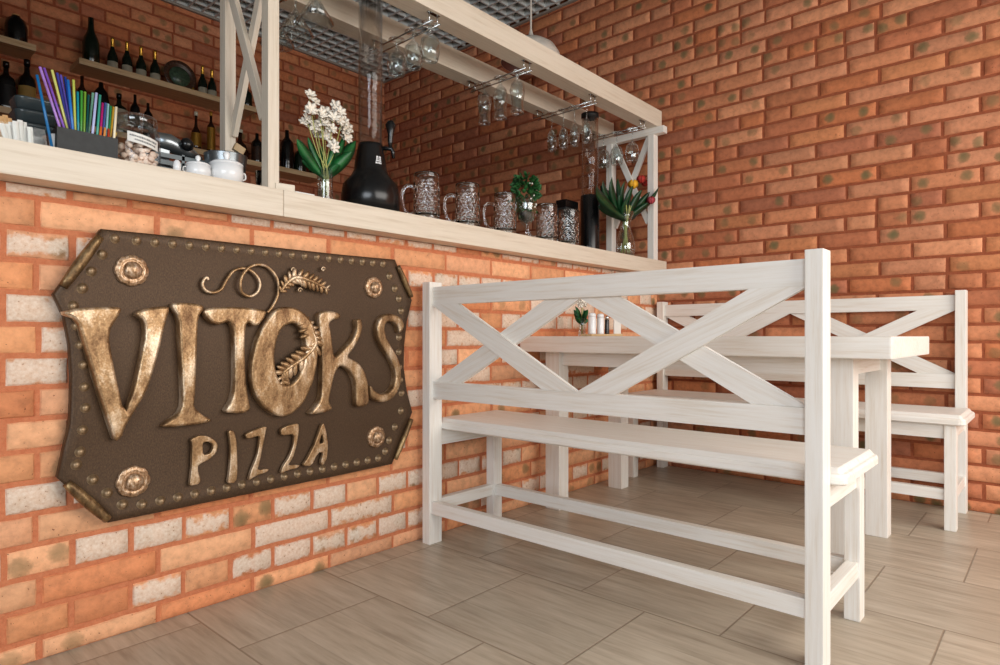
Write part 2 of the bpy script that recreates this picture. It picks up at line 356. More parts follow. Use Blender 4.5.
# ------------------------------------------------------------------ the setting
XW, YB, YC, ZC = 3.45, 4.45, 1.812, 3.05     # right wall, bar back wall, counter front, ceiling
LEDGE = 1.207
def brick_wall(name, a0, a1, z0, z1, plane, axis, zline, pitch, bond, joint0, thick, palette, mmat, pw=0.0, ps=0.3, seed=1, proud=0.006):
    """brick face on plane (x= or y=const, seen from the low side); a0..a1 along the wall"""
    rr = random.Random(seed); bm = bmesh.new()
    lc = bm.verts.layers.float_color.new('bcol'); ll = bm.verts.layers.float_vector.new('bloc')
    lp = bm.verts.layers.float_vector.new('bprm'); ls = bm.verts.layers.float_vector.new('bspt')
    def P(a, z, d): return Vector((plane + d, a, z)) if axis == 'x' else Vector((a, plane + d, z))
    c0, c1 = P(a0, z0, proud), P(a1, z1, thick)
    lo = [min(p, q) for p, q in zip(c0, c1)]; hi = [max(p, q) for p, q in zip(c0, c1)]
    m = Matrix.Translation([(p + q) / 2 for p, q in zip(lo, hi)]) @ Matrix.Diagonal([q - p for p, q in zip(lo, hi)] + [1])
    r = bmesh.ops.create_cube(bm, size=1, matrix=m)
    for f in {f for v in r['verts'] for f in v.link_faces}: f.material_index = 1
    L, gap = 0.2654, 0.0115
    k0 = math.floor((z0 - zline) / pitch) - 1; k = k0
    while zline + k * pitch < z1:
        zb, zt = zline + k * pitch, zline + (k + 1) * pitch
        zb2, zt2 = max(zb + gap / 2, z0), min(zt - gap / 2, z1)
        kk = k; k += 1
        if zt2 - zb2 < 0.008: continue
        hdr = bond == 'english' and kk % 2 == 0
        step = L / 2 if hdr else L
        ph = joint0 + (0.25 * L if hdr else 0) + (L / 2 if bond == 'running' and kk % 2 else 0) + (rr.uniform(-0.012, 0.012) if bond == 'running' else rr.uniform(-.004, .004))
        a = ph + math.floor((a0 - ph) / step) * step - step
        while a < a1:
            st = step
            if bond == 'running' and rr.random() < 0.07: st = step
            b0, b1 = a + gap / 2 + rr.uniform(-.002, .002), a + st - gap / 2 + rr.uniform(-.002, .002); a += st
            parts = [(b0, b1)]
            if bond == 'running' and rr.random() < 0.10: mid = (b0 + b1) / 2; parts = [(b0, mid - gap / 2), (mid + gap / 2, b1)]
            for s0, s1 in parts:
                s0, s1 = max(s0, a0), min(s1, a1)
                if s1 - s0 < 0.012: continue
                col = rr.choice(palette); v = rr.uniform(0.88, 1.1); col = tuple(min(1, q * v) for q in lin(col)[:3]) + (1,)
                wht = (rr.random() < (pw if (hdr or s1 - s0 < 0.16) else pw * 0.12)) * rr.uniform(0.75, 1.0)
                spt = (rr.random() < ps) * rr.uniform(0.35, 0.95); two = 0 if rr.random() < 0.55 else 9
                sx = rr.uniform(0.25, 0.36) * (s1 - s0) * rr.choice((-1, 1)); sy = rr.uniform(-0.012, 0.012)
                ca, cz = (s0 + s1) / 2, (zb + zt) / 2
                nu, nv = (7, 2) if (s1 - s0) > 0.16 else (4, 2)
                dj = rr.uniform(-.0015, .0015); grid = {}
                for ring in (0, 1):           # 0 = at the mortar, 1 = the face
                    for i in range(nu + 1):
                        for j in range(nv + 1):
                            edge = i in (0, nu) or j in (0, nv)
                            if ring == 0 and not edge: continue
                            u = s0 + (s1 - s0) * i / nu; z = zb2 + (zt2 - zb2) * j / nv
                            if edge:
                                ins = 0.0032 * ring
                                u += (ins if i == 0 else -ins if i == nu else 0) + rr.uniform(-.0011, .0011)
                                z += (ins if j == 0 else -ins if j == nv else 0) + rr.uniform(-.0012, .0012)
                            d = (proud + 0.001) if ring == 0 else dj + (0.002 if edge else 0.0) + rr.uniform(-.0004, .0004)
                            vv = bm.verts.new(P(u, max(z, z0 + .0002), d)); grid[ring, i, j] = vv
                            vv[lc] = col; vv[ll] = (u - ca, z - cz, 0); vv[lp] = (wht, spt, two); vv[ls] = (sx, sy, 0)
                for i in range(nu):
                    for j in range(nv):
                        bm.faces.new([grid[1, i, j], grid[1, i + 1, j], grid[1, i + 1, j + 1], grid[1, i, j + 1]]).smooth = True
                per = [(i, 0) for i in range(nu)] + [(nu, j) for j in range(nv)] + [(i, nv) for i in range(nu, 0, -1)] + [(0, j) for j in range(nv, 0, -1)]
                for q in range(len(per)):
                    p_, n_ = per[q], per[(q + 1) % len(per)]
                    bm.faces.new([grid[0, p_[0], p_[1]], grid[0, n_[0], n_[1]], grid[1, n_[0], n_[1]], grid[1, p_[0], p_[1]]])
    me = bpy.data.meshes.new(name); bmesh.ops.recalc_face_normals(bm, faces=bm.faces); bm.to_mesh(me); bm.free()
    me.materials.append(M['brick']); me.materials.append(mmat)
    o = bpy.data.objects.new(name, me); put(o, None, (0, 0, 0)); tag(o, kind='structure'); return o
PAL_C = [(228, 162, 116), (222, 150, 102), (230, 170, 126), (216, 138, 92), (226, 158, 110), (220, 160, 120)]
PAL_W = [(200, 130, 91), (190, 118, 80), (207, 140, 101), (184, 111, 76), (197, 127, 84), (176, 107, 77), (200, 134, 98), (193, 116, 74)]
brick_wall('wall_left', -1.2, XW - 0.001, 0.0, 1.126, YC, 'y', 0.050, 0.0748, 'english', 0.3854, 0.20, PAL_C, M['mortar'], 0.66, 0.3, 5)
brick_wall('wall_right', -2.2, YB + .03, 0.0, ZC, XW, 'x', 1.360 - 18 * 0.077, 0.077, 'running', 0.66, 0.25, PAL_W, M['mortar_wall'], 0.0, 0.46, 11)
brick_wall('wall_back', -1.2, XW + .03, 0.0, ZC, YB, 'y', 0.03, 0.077, 'running', 0.1, 0.25, PAL_W, M['mortar_wall'], 0.0, 0.5, 23)
tag(MB().box((-2.6, -3.2, -0.06), (XW + 0.25, YB + 0.25, 0)).build('floor', M['floor']), kind='structure')
tag(MB().box((-1.35, YC + 0.02, 0), (-1.2, YB, ZC)).build('wall_side_block', M['mortar_wall']), kind='structure')  # unseen bar end wall, added to keep ambient light off the back wall
c = MB()
x = -2.55
while x < XW - 0.02:
    c.box((x, -2.2, ZC - 0.05), (x + 0.012, YB - 0.01, ZC - 0.001)); x += 0.09
y = -2.15
while y < YB - 0.02:
    c.box((-2.55, y, ZC - 0.049), (XW - 0.01, y + 0.012, ZC - 0.002)); y += 0.09
c.box((-2.6, -2.2, ZC + 0.10), (XW + 0.25, YB + 0.25, ZC + 0.16), mi=1)
tag(c.build('ceiling', [M['grille'], M['void']]), kind='structure')
tag(MB().box((XW - 0.022, -2.2, ZC - 0.062), (XW - 0.001, YB - 0.001, ZC - 0.05)).box((-1.2, YB - 0.022, ZC - 0.062), (XW - 0.022, YB - 0.001, ZC - 0.05)).build('trim_1', M['trim']), kind='structure')

tag(MB().box((-1.2, YC + .02, LEDGE + .002), (-0.25, YC + .10, ZC - .06)).build('wall_light_block', M['mortar_wall']), kind='structure')  # unseen panel, added to shade the back wall from the west light
# ------------------------------------------------------------------ bar ledge, frame of posts and beams
t = thing('bar_ledge', (0.97, 1.97, 1.127), 'long cream wooden ledge on top of the brick bar counter', 'ledge')
for a, b in ((-1.2, 0.9725), (0.9735, 3.41)):
    o = board('ledge_board', (a, 1.9675, 1.167), (b, 1.9675, 1.167), 0.08, 0.465, M['cream_wood'], t, bevel=0.004)
t = thing('bar_canopy', (2.1, 1.94, LEDGE), 'whitewashed wooden frame of posts and two overhead beams standing on the bar ledge', 'bar canopy')
for ya in (1.78, 2.10):
    board('beam', (-0.24, ya, 2.024), (3.35, ya, 2.024), 0.098, 0.09, M['cream_wood'], t)
for xc in (0.954, 3.325):
    for yc in (1.78, 2.06):
        board('post', (xc, yc, LEDGE), (xc, yc, 1.935), 0.04, 0.036 if xc < 2 else 0.05, M['cream_wood'] if xc < 2 else M['wood'], t, up=(0, 1, 0))
    board('tie_rail', (xc, 1.70, 1.955), (xc, 2.16, 1.955), 0.04, 0.045, M['wood'], t)
    for (ya, yb, dx) in ((1.80, 2.04, -0.009), (2.04, 1.80, 0.009)):
        board('brace', (xc + dx, ya, 1.43), (xc + dx, yb, 1.945), 0.034, 0.017, M['cream_wood'] if xc < 2 else M['wood'], t, up=(0, 1, 0))

# ------------------------------------------------------------------ benches
def bench(y0, y1, xo, s, label):
    """back posts' outer face at x = xo; s = +1 the seat looks to +x"""
    t = thing('bench', (xo + s * 0.2, (y0 + y1) / 2, 0), label, 'bench', 'whitewashed cross back benches at the table')
    m = M['wood']; X = lambda d: xo + s * d
    pw = 0.040
    for yy in (y0 + pw / 2, y1 - pw / 2):
        board('back_post', (X(.031), yy, 0.0), (X(.031), yy, 0.970), pw, 0.062, m, t, up=(0, 1, 0))
        board('front_leg', (X(.375), yy, 0.0), (X(.375), yy, 0.419), pw, 0.052, m, t, up=(0, 1, 0))
        board('side_apron', (X(.062), yy, 0.39), (X(.349), yy, 0.39), 0.058, 0.024, m, t)
        board('side_stretcher', (X(.062), yy, 0.139), (X(.349), yy, 0.139), 0.044, 0.03, m, t)
    a, b = y0 + pw, y1 - pw; rx = .030
    board('top_rail', (X(rx), a, .918), (X(rx), b, .918), .066, .028, m, t)
    board('middle_rail', (X(rx), a, .570), (X(rx), b, .570), .064, .028, m, t)
    board('back_stretcher', (X(.022), a, .136), (X(.022), b, .136), .046, .03, m, t)
    board('front_stretcher', (X(.375), a, .139), (X(.375), b, .139), .044, .03, m, t)
    board('front_apron', (X(.375), a, .39), (X(.375), b, .39), .058, .024, m, t)
    ym = (a + b) / 2; bw = 0.052; lo, hi = .602, .885
    for (c0, c1) in ((a, ym), (ym, b)):
        for sgn, dx in ((1, 0.037 if c0 < ym - .01 and s > 0 else .021), (-1, 0.021 if c0 < ym - .01 and s > 0 else .037)):
            # a parallelogram whose ends follow the rails
            ya, yb = (c0 + .002, c1 - .002); dy = yb - ya; dz = hi - lo; L = math.hypot(dy, dz); hz = bw * L / dz   # width of the horizontal cut
            if sgn > 0: q = [(ya, lo), (ya + hz, lo), (yb, hi), (yb - hz, hi)]
            else: q = [(yb, lo), (yb - hz, lo), (ya, hi), (ya + hz, hi)]
            mb = MB(); xa, xb = X(dx - .008), X(dx + .008); f = []
            for xx in (xa, xb): f.append([mb.b.verts.new((xx, p[0], p[1])) for p in q])
            mb.b.faces.new(f[0]); mb.b.faces.new(f[1][::-1])
            for k in range(4): mb.b.faces.new((f[0][k], f[0][(k + 1) % 4], f[1][(k + 1) % 4], f[1][k]))
            ang = math.atan2(dz, sgn * dy) ; cen = Vector(((xa + xb) / 2, (ya + yb) / 2, (lo + hi) / 2))
            rot = Matrix.Rotation(ang, 4, 'X') @ Matrix.Rotation(PI / 2, 4, 'Z')
            bmesh.ops.transform(mb.b, matrix=rot.inverted() @ Matrix.Translation(-cen), verts=mb.b.verts)
            bmesh.ops.bevel(mb.b, geom=list(mb.b.edges), offset=.0015, segments=1, affect='EDGES')
            bmesh.ops.recalc_face_normals(mb.b, faces=mb.b.faces)
            me = bpy.data.meshes.new('cross_brace'); mb.b.to_mesh(me); mb.b.free(); me.materials.append(m)
            o = bpy.data.objects.new('cross_brace', me); put(o, t, cen); o.rotation_euler = rot.to_euler()
    # seat board: rounded corners and a stepped, moulded rim
    x0, x1, ya, yb = .063, .425, y0 - .032, y1 + .012
    if yb > YC - 0.012: yb = YC - 0.012
    def outline(ins):
        pts = []; rad = .022
        for cx, cy, a0 in ((x1 - rad, yb - rad, 0), (x0 + rad, yb - rad, 1), (x0 + rad, ya + rad, 2), (x1 - rad, ya + rad, 3)):
            for k in range(5):
                an = (a0 + k / 4) * PI / 2; pts.append((cx + (rad - ins) * math.cos(an), cy + (rad - ins) * math.sin(an)))
        return pts
    mb = MB(); rings = []
    for ins, z in ((.006, .4195), (.0, .424), (.0, .440), (.004, .446), (.010, .448), (.014, .453), (.0185, .4585), (.021, .460)):
        rings.append([mb.b.verts.new((xo + s * px, py, z)) for px, py in outline(ins)])
    for r0, r1 in zip(rings, rings[1:]):
        for k in range(len(r0)): mb.b.faces.new((r0[k], r0[(k + 1) % len(r0)], r1[(k + 1) % len(r1)], r1[k]))
    mb.b.faces.new(rings[0][::-1]); mb.b.faces.new(rings[-1])
    cen = Vector((xo + s * .24, (ya + yb) / 2, .44)); rz = Matrix.Rotation(PI / 2, 4, 'Z')
    bmesh.ops.transform(mb.b, matrix=rz.inverted() @ Matrix.Translation(-cen), verts=mb.b.verts); bmesh.ops.recalc_face_normals(mb.b, faces=mb.b.faces)
    me = bpy.data.meshes.new('seat'); mb.b.to_mesh(me); mb.b.free(); me.materials.append(m)
    o = bpy.data.objects.new('seat', me); put(o, t, cen); o.rotation_euler = (0, 0, PI / 2)
    return t
bench(.406, 1.778, 1.556, 1, 'large whitewashed wooden bench in the foreground with its crossed back to the viewer')
bench(.312, 1.780, 3.436, -1, 'whitewashed wooden bench along the far brick wall behind the table')

# ------------------------------------------------------------------ table
t = thing('dining_table', (2.5, 1.09, 0), 'whitewashed wooden table with thick top between the two benches', 'table')
o = board('tabletop', (2.5, .3755, .735), (2.5, YC - .008, .735), .068, .70, M['wood'], t, bevel=.006)
for xx in (2.277, 2.80):
    for yy in (.535, 1.692): board('leg', (xx, yy, 0), (xx, yy, .7005), .076, .07, M['wood'], t, up=(0, 1, 0))
    board('apron', (xx, .573, .67), (xx, 1.654, .67), .06, .03, M['wood'], t)
for yy in (.535, 1.692): board('apron', (2.312, yy, .67), (2.765, yy, .67), .06, .03, M['wood'], t)

# ------------------------------------------------------------------ sign
SY = 1.775                                   # front of the plate
def sp(px, py, Y=SY): v = on_y(px, py, Y); return (v.x, v.z)
t = thing('restaurant_sign', (1.0, SY + .02, .58), 'large dark bronze sign with raised letters VITOKS PIZZA on the brick counter', 'sign')
outl = [(101.4, 228.7), (180, 236.5), (260, 245.5), (340, 254.3), (395.6, 259.5), (404, 280), (412.5, 300), (407.5, 322), (405, 345), (404.5, 368), (407.5, 391), (413, 412.3),
        (402, 439), (392.6, 464.2), (340, 475.5), (260, 492), (180, 508.5), (108.4, 523), (82, 500), (57.6, 478), (64, 449), (70, 425), (71, 400), (71.5, 375), (69.5, 345), (64, 316), (53.5, 294), (77, 262)]
pl = [Vector(sp(*p)) for p in outl]
cen2 = sum(pl, Vector((0, 0))) / len(pl)
mb = MB(); rings = []
for k, (f, d) in enumerate(((0, .022), (0, .004), (.006, 0), (.03, .002), (.055, .006), (.5, .006))):
    ring = []
    for p in pl:
        v = p - cen2; q = cen2 + v * (1 - f if f == .5 else 1) - (v.normalized() * f if f != .5 else Vector((0, 0)))
        ring.append(mb.b.verts.new((q.x, SY + d, q.y)))
    rings.append(ring)
for r0, r1 in zip(rings, rings[1:]):
    for k in range(len(r0)): mb.b.faces.new((r0[k], r0[(k + 1) % len(r0)], r1[(k + 1) % len(r1)], r1[k])).smooth = True
mb.b.faces.new(rings[-1]); mb.b.faces.new(rings[0][::-1])
mb.build('plate', M['plate'], t)
def roll(a, b, r=.0135):
    pa, pb = sp(*a), sp(*b); A, B = Vector((pa[0], SY - .006, pa[1])), Vector((pb[0], SY - .006, pb[1]))
    m = MB(); n = 9; pts = [A + (B - A) * i / n for i in range(n + 1)]
    m.tube(pts, [r * (0.75 + .25 * math.sin(PI * i / n)) for i in range(n + 1)], 14); m.build('corner_roll', M['plate_edge'], t)
roll((99, 237), (62, 287)); roll((66, 483), (107, 519)); roll((397, 266), (410.5, 297), .010); roll((410.5, 419), (394.5, 459), .010)
riv = [(115, 238), (102, 254), (91, 271), (82.4, 288), (73, 306), (76, 326), (80, 345), (83, 365), (84, 387), (85, 408), (82, 430), (80, 452), (76, 465), (93, 480), (107.4, 493.4), (123, 505)]
riv += [(390.4, 276), (395.6, 288.4), (399.7, 298.6), (402, 310.7), (400.5, 324), (399.7, 337.4), (399.4, 352), (400, 367), (401, 380), (402.4, 393), (401.7, 410.8), (395.6, 427), (390, 440.5), (386, 451.4)]
def span(a, b, n):
    pa, pb = Vector(sp(*a)), Vector(sp(*b)); return [pa + (pb - pa) * i / n for i in range(n + 1)]
RV = [Vector(sp(*p)) for p in riv] + span((137, 240), (383.6, 263.3), 18) + span((142.6, 505), (379, 458.5), 17)
rm = None
for p in RV:
    if rm is None:
        m = MB(); m.lathe([(.0140, .0), (.0105, .003), (.0080, .0065), (.0045, .0095), (0, .0104)], (p.x, SY + .004, p.y), 12, Matrix.Rotation(PI / 2, 3, 'X'))
        ro = m.build('rivet', M['rivet'], t, origin=(p.x, SY, p.y)); rm = ro
    else:
        ro = bpy.data.objects.new('rivet', rm.data); put(ro, t, (p.x, SY, p.y))
def rosette(px, py, rad):
    x_, z_ = sp(px, py); m = MB(); n = 64; rings = []
    for k, (rf, d) in enumerate(((1, .006), (1, 0), (.93, -.004), (.8, -.0035), (.74, -.006), (.68, -.003), (.6, -.004))):
        ring = []
        for i in range(n):
            a = 2 * PI * i / n; r = rad * rf * (1 + (.07 * abs(math.cos(4 * a)) ** .5 - .035 if k < 6 else 0))
            ring.append(m.b.verts.new((x_ + r * math.cos(a), SY + d, z_ + r * math.sin(a))))
        rings.append(ring)
    for r0, r1 in zip(rings, rings[1:]):
        for k in range(n): m.b.faces.new((r0[k], r0[(k + 1) % n], r1[(k + 1) % n], r1[k])).smooth = True
    m.b.faces.new(rings[-1])
    o = m.build('rosette', M['rosette'], t, origin=(x_, SY, z_))
    m = MB(); q = []
    m.lathe([(.6 * rad, 0), (.56 * rad, .007), (.42 * rad, .013), (.2 * rad, .0165), (0, .018)], (x_, SY - .003, z_), 24, Matrix.Rotation(PI / 2, 3, 'X'))
    for v in m.b.verts:
        v.co += noise.noise_vector(v.co * 260) * .0014
    m.build('stud', M['rosette'], o)
rosette(132, 270.5, .039); rosette(133.5, 481.5, .039); rosette(374, 287.5, .036); rosette(376.5, 437, .036)
def letter(polys, ox, oy, sc, depth=.020, bev=.007, Y=None):
    cu = bpy.data.curves.new('letter', 'CURVE'); cu.dimensions = '2D'; cu.fill_mode = 'BOTH'; cu.extrude = depth / 2; cu.bevel_depth = bev; cu.bevel_resolution = 2; cu.offset = -bev * .85
    P0 = None
    for poly in polys:
        pts = [sp(ox + x / sc, oy + y / sc, SY - .012) for x, y in poly]
        if P0 is None: P0 = (sum(p[0] for p in pts) / len(pts), sum(p[1] for p in pts) / len(pts))
        s_ = cu.splines.new('POLY'); s_.points.add(len(pts) - 1); s_.use_cyclic_u = True
        for q, p in zip(s_.points, pts): q.co = (p[0] - P0[0], p[1] - P0[1], 0, 1)
    tmp = bpy.data.objects.new('tmp', cu); COL.objects.link(tmp); bpy.context.view_layer.update()
    me = bpy.data.meshes.new_from_object(tmp.evaluated_get(bpy.context.evaluated_depsgraph_get())); bpy.data.objects.remove(tmp)
    me.transform(Matrix.Rotation(PI / 2, 4, 'X')); me.materials.clear(); me.materials.append(M['letter'])
    me.name = 'letter'
    o = bpy.data.objects.new('letter', me); put(o, t, (P0[0], SY - .006, P0[1])); return o
def smooth(poly, it=2):
    for _ in range(it):
        out = []
        for i, p in enumerate(poly):
            q = poly[(i + 1) % len(poly)]
            out += [(p[0] * .8 + q[0] * .2, p[1] * .8 + q[1] * .2), (p[0] * .2 + q[0] * .8, p[1] * .2 + q[1] * .8)]
        poly = out
    return poly
V_ = [(0, 95), (60, 78), (150, 72), (245, 72), (250, 88), (195, 178), (215, 300), (265, 525), (305, 415), (335, 280), (352, 180), (345, 125), (308, 98), (350, 78), (432, 68), (452, 75), (432, 140), (412, 230), (385, 330), (350, 430), (300, 510), (262, 575), (252, 610), (225, 628), (205, 570), (150, 400), (95, 220), (68, 125)]
I_ = [(45, 68), (100, 60), (190, 70), (205, 85), (175, 130), (170, 250), (165, 400), (160, 500), (155, 560), (200, 595), (245, 620), (200, 632), (100, 645), (5, 650), (30, 625), (85, 590), (105, 545), (100, 400), (90, 250), (85, 130)]
T_ = [(200, 105), (225, 85), (350, 82), (440, 88), (500, 98), (490, 130), (465, 165), (440, 170), (415, 150), (400, 170), (395, 300), (400, 420), (410, 500), (425, 570), (380, 585), (300, 580), (335, 530), (352, 470), (350, 300), (345, 180), (325, 145), (300, 155), (270, 165), (235, 150)]
O_ = [(205, 80), (160, 95), (110, 160), (75, 240), (50, 350), (50, 450), (70, 500), (110, 560), (180, 603), (240, 590), (300, 530), (340, 440), (360, 350), (365, 260), (350, 180), (310, 120), (260, 85)]
Oi = [(235, 155), (190, 180), (165, 240), (155, 320), (165, 400), (190, 450), (230, 455), (270, 420), (300, 350), (310, 270), (300, 200), (270, 160)]
K_ = [(82, 108), (130, 98), (185, 112), (185, 135), (150, 140), (130, 160), (140, 200), (150, 290), (160, 325), (200, 285), (250, 230), (268, 180), (262, 140), (285, 138), (290, 180), (275, 230), (245, 280), (215, 320), (265, 340), (300, 385), (316, 440), (318, 490), (322, 530), (310, 548), (260, 555), (262, 480), (258, 430), (235, 385), (200, 360), (180, 360), (160, 390), (145, 450), (135, 500), (130, 530), (150, 565), (110, 580), (35, 592), (70, 555), (95, 515), (100, 450), (100, 300), (90, 200)]
S_ = [(490, 165), (475, 135), (440, 115), (400, 115), (370, 140), (360, 180), (365, 225), (385, 270), (420, 320), (445, 370), (450, 420), (438, 465), (410, 492), (375, 496), (345, 478), (325, 448), (330, 500), (350, 522), (390, 534), (430, 517), (460, 480), (474, 430), (472, 370), (457, 320), (427, 270), (404, 230), (394, 190), (397, 162), (415, 146), (440, 149), (462, 172), (466, 205), (480, 192)]
for n_, polys, a in (('V', [V_], (60, 290, 4.157)), ('I', [I_], (160, 290, 4.75)), ('T', [T_], (160, 290, 4.75)), ('O', [O_, Oi], (240, 290, 4.75)), ('K', [K_], (300, 290, 4.75)), ('S', [S_], (300, 290, 4.75))):
    o = letter([smooth(p, 2 if n_ in 'OSK' else 1) for p in polys], *a); o['label'] = 'raised hammered bronze letter ' + n_
P2 = [(68, 185), (120, 158), (180, 165), (225, 195), (238, 225), (225, 270), (180, 310), (130, 335), (112, 350), (115, 390), (130, 440), (115, 465), (60, 475), (65, 430), (75, 350), (75, 280), (78, 210)]
P2i = [(140, 205), (175, 197), (203, 212), (208, 240), (190, 272), (145, 283)]
I2 = [(303, 130), (335, 128), (352, 180), (357, 260), (360, 340), (357, 430), (337, 457), (298, 457), (308, 400), (316, 300), (316, 200)]
Z1 = [(410, 150), (470, 125), (543, 98), (533, 150), (515, 240), (497, 330), (482, 378), (558, 366), (545, 388), (470, 413), (428, 443), (446, 380), (483, 290), (498, 200), (500, 158), (418, 184)]
Z2 = [(630, 120), (680, 95), (742, 82), (744, 130), (730, 220), (706, 300), (672, 348), (747, 342), (738, 362), (670, 378), (628, 398), (646, 350), (686, 290), (710, 220), (718, 148), (635, 162)]
A2 = [(893, 72), (914, 130), (926, 220), (919, 300), (895, 348), (880, 330), (898, 262), (862, 268), (822, 350), (766, 348), (800, 300), (850, 200)]
A2i = [(888, 140), (902, 205), (868, 214)]
for n_, polys in (('P', [P2, P2i]), ('I', [I2]), ('Z', [Z1]), ('Z', [Z2]), ('A', [A2, A2i])):
    o = letter([smooth(p, 1) for p in polys], 180, 410, 6.25, .009, .0028); o['label'] = 'small raised bronze letter ' + n_
def catmull(P, n=6):
    P = [Vector(p) for p in P]; out = []
    for i in range(len(P) - 1):
        a, b, c_, d = P[max(i - 1, 0)], P[i], P[i + 1], P[min(i + 2, len(P) - 1)]
        for k in range(n):
            u = k / n; out.append(.5 * ((2 * b) + (c_ - a) * u + (2 * a - 5 * b + 4 * c_ - d) * u * u + (3 * b - a - 3 * c_ + d) * u ** 3))
    out.append(P[-1]); return out
sc_ = [(125, 165), (115, 150), (95, 165), (87, 200), (110, 238), (165, 250), (215, 225), (245, 170), (290, 110), (350, 88), (410, 105), (455, 150), (470, 200), (450, 250), (400, 275), (350, 250), (332, 200), (345, 140), (390, 85), (450, 65), (520, 80), (575, 140), (595, 210), (585, 280), (555, 340), (520, 385)]
pts = []
for i, (x, y) in enumerate(sc_):
    q = sp(190 + x / 6.667, 255 + y / 6.667, SY - .01); pts.append((q[0], SY - .007 - (.006 if 15 < i < 20 else 0), q[1]))
pts = catmull(pts); MB().tube(pts, [.0045] * len(pts), 8).build('scroll', M['letter'], t)
def acanthus(path, ox, oy, sc, wid):
    """a cast leaf: a ribbed spine with curling lobes on both sides"""
    P = [sp(ox + x / sc, oy + y / sc, SY - .012) for x, y in path]; P = catmull([(a, SY - .016, b) for a, b in P], 5)
    m = MB(); n = len(P)
    m.tube(P, [.003 + .006 * math.sin(PI * i / (n - 1)) for i in range(n)], 8)
    for i in range(1, n - 1, 2):
        d = (P[i + 1] - P[i - 1]).normalized(); nrm = Vector((-d.z, 0, d.x))
        for sg in (-1, 1):
            wq = wid * (.45 + .4 * math.sin(PI * i / (n - 1))); ax = (nrm * sg * .85 + d * .55).normalized(); fw = Vector((0, -1, 0)); mm = Matrix((ax, fw, ax.cross(fw))).transposed()
            m.ball(P[i] + ax * wq * .40, wq * .46, (1.25, .42, .42 + .12 * (i % 4 == 1)), 12, mm)
    m.build('leaf_ornament', M['letter'], t)
acanthus([(600, 250), (640, 190), (700, 150), (780, 168), (850, 198), (925, 236)], 190, 255, 6.667, .040)
acanthus([(268, 118), (310, 160), (345, 215), (352, 262), (300, 320), (235, 365), (200, 400), (205, 452)], 240, 290, 4.75, .050)
m = MB()
for k, (x, y, r) in enumerate([(270, 125, .009), (290, 160, .012), (300, 190, .014), (305, 218, .014)]):
    q = sp(240 + x / 4.75, 290 + y / 4.75, SY - .014); m.ball((q[0], SY - .016, q[1]), r, (1.35, .7, .55), 12, Matrix.Rotation(-.35, 3, 'Y'))
m.build('scroll_bud', M['letter'], t)
for (x, y) in ((690, 100), (890, 95), (735, 235), (905, 240)):
    q = sp(190 + x / 6.667, 255 + y / 6.667, SY - .01); pp = []
    for k in range(14):
        a = k * .55; r = .0085 * (1 - k / 16); pp.append((q[0] + r * math.cos(a), SY - .008, q[1] + r * math.sin(a)))
    MB().tube(pp, .0026, 6).build('scroll', M['letter'], t)

# ------------------------------------------------------------------ small things: builders
def wall_prof(outer, th):
    """closed wall profile from an open outer profile (bottom to top)"""
    inner = [(max(r - th, 0.0005), z) for r, z in outer]
    inner[0] = (0, outer[0][1] + th); pts = [(0, outer[0][1])] + list(outer) + [(max(outer[-1][0] - th, .0005), outer[-1][1])] + [p for p in inner[::-1] if p[1] > outer[0][1] + th]
    return pts + [(0, outer[0][1] + th * 1.5)]
def lathe_thing(name, prof, c, mat, label, cat, group=None, n=28):
    o = MB().lathe(prof, c, n).build(name, mat, None, origin=c); return tag(o, label, cat, group)
def set_label(o, lab): o['label'] = lab; return o
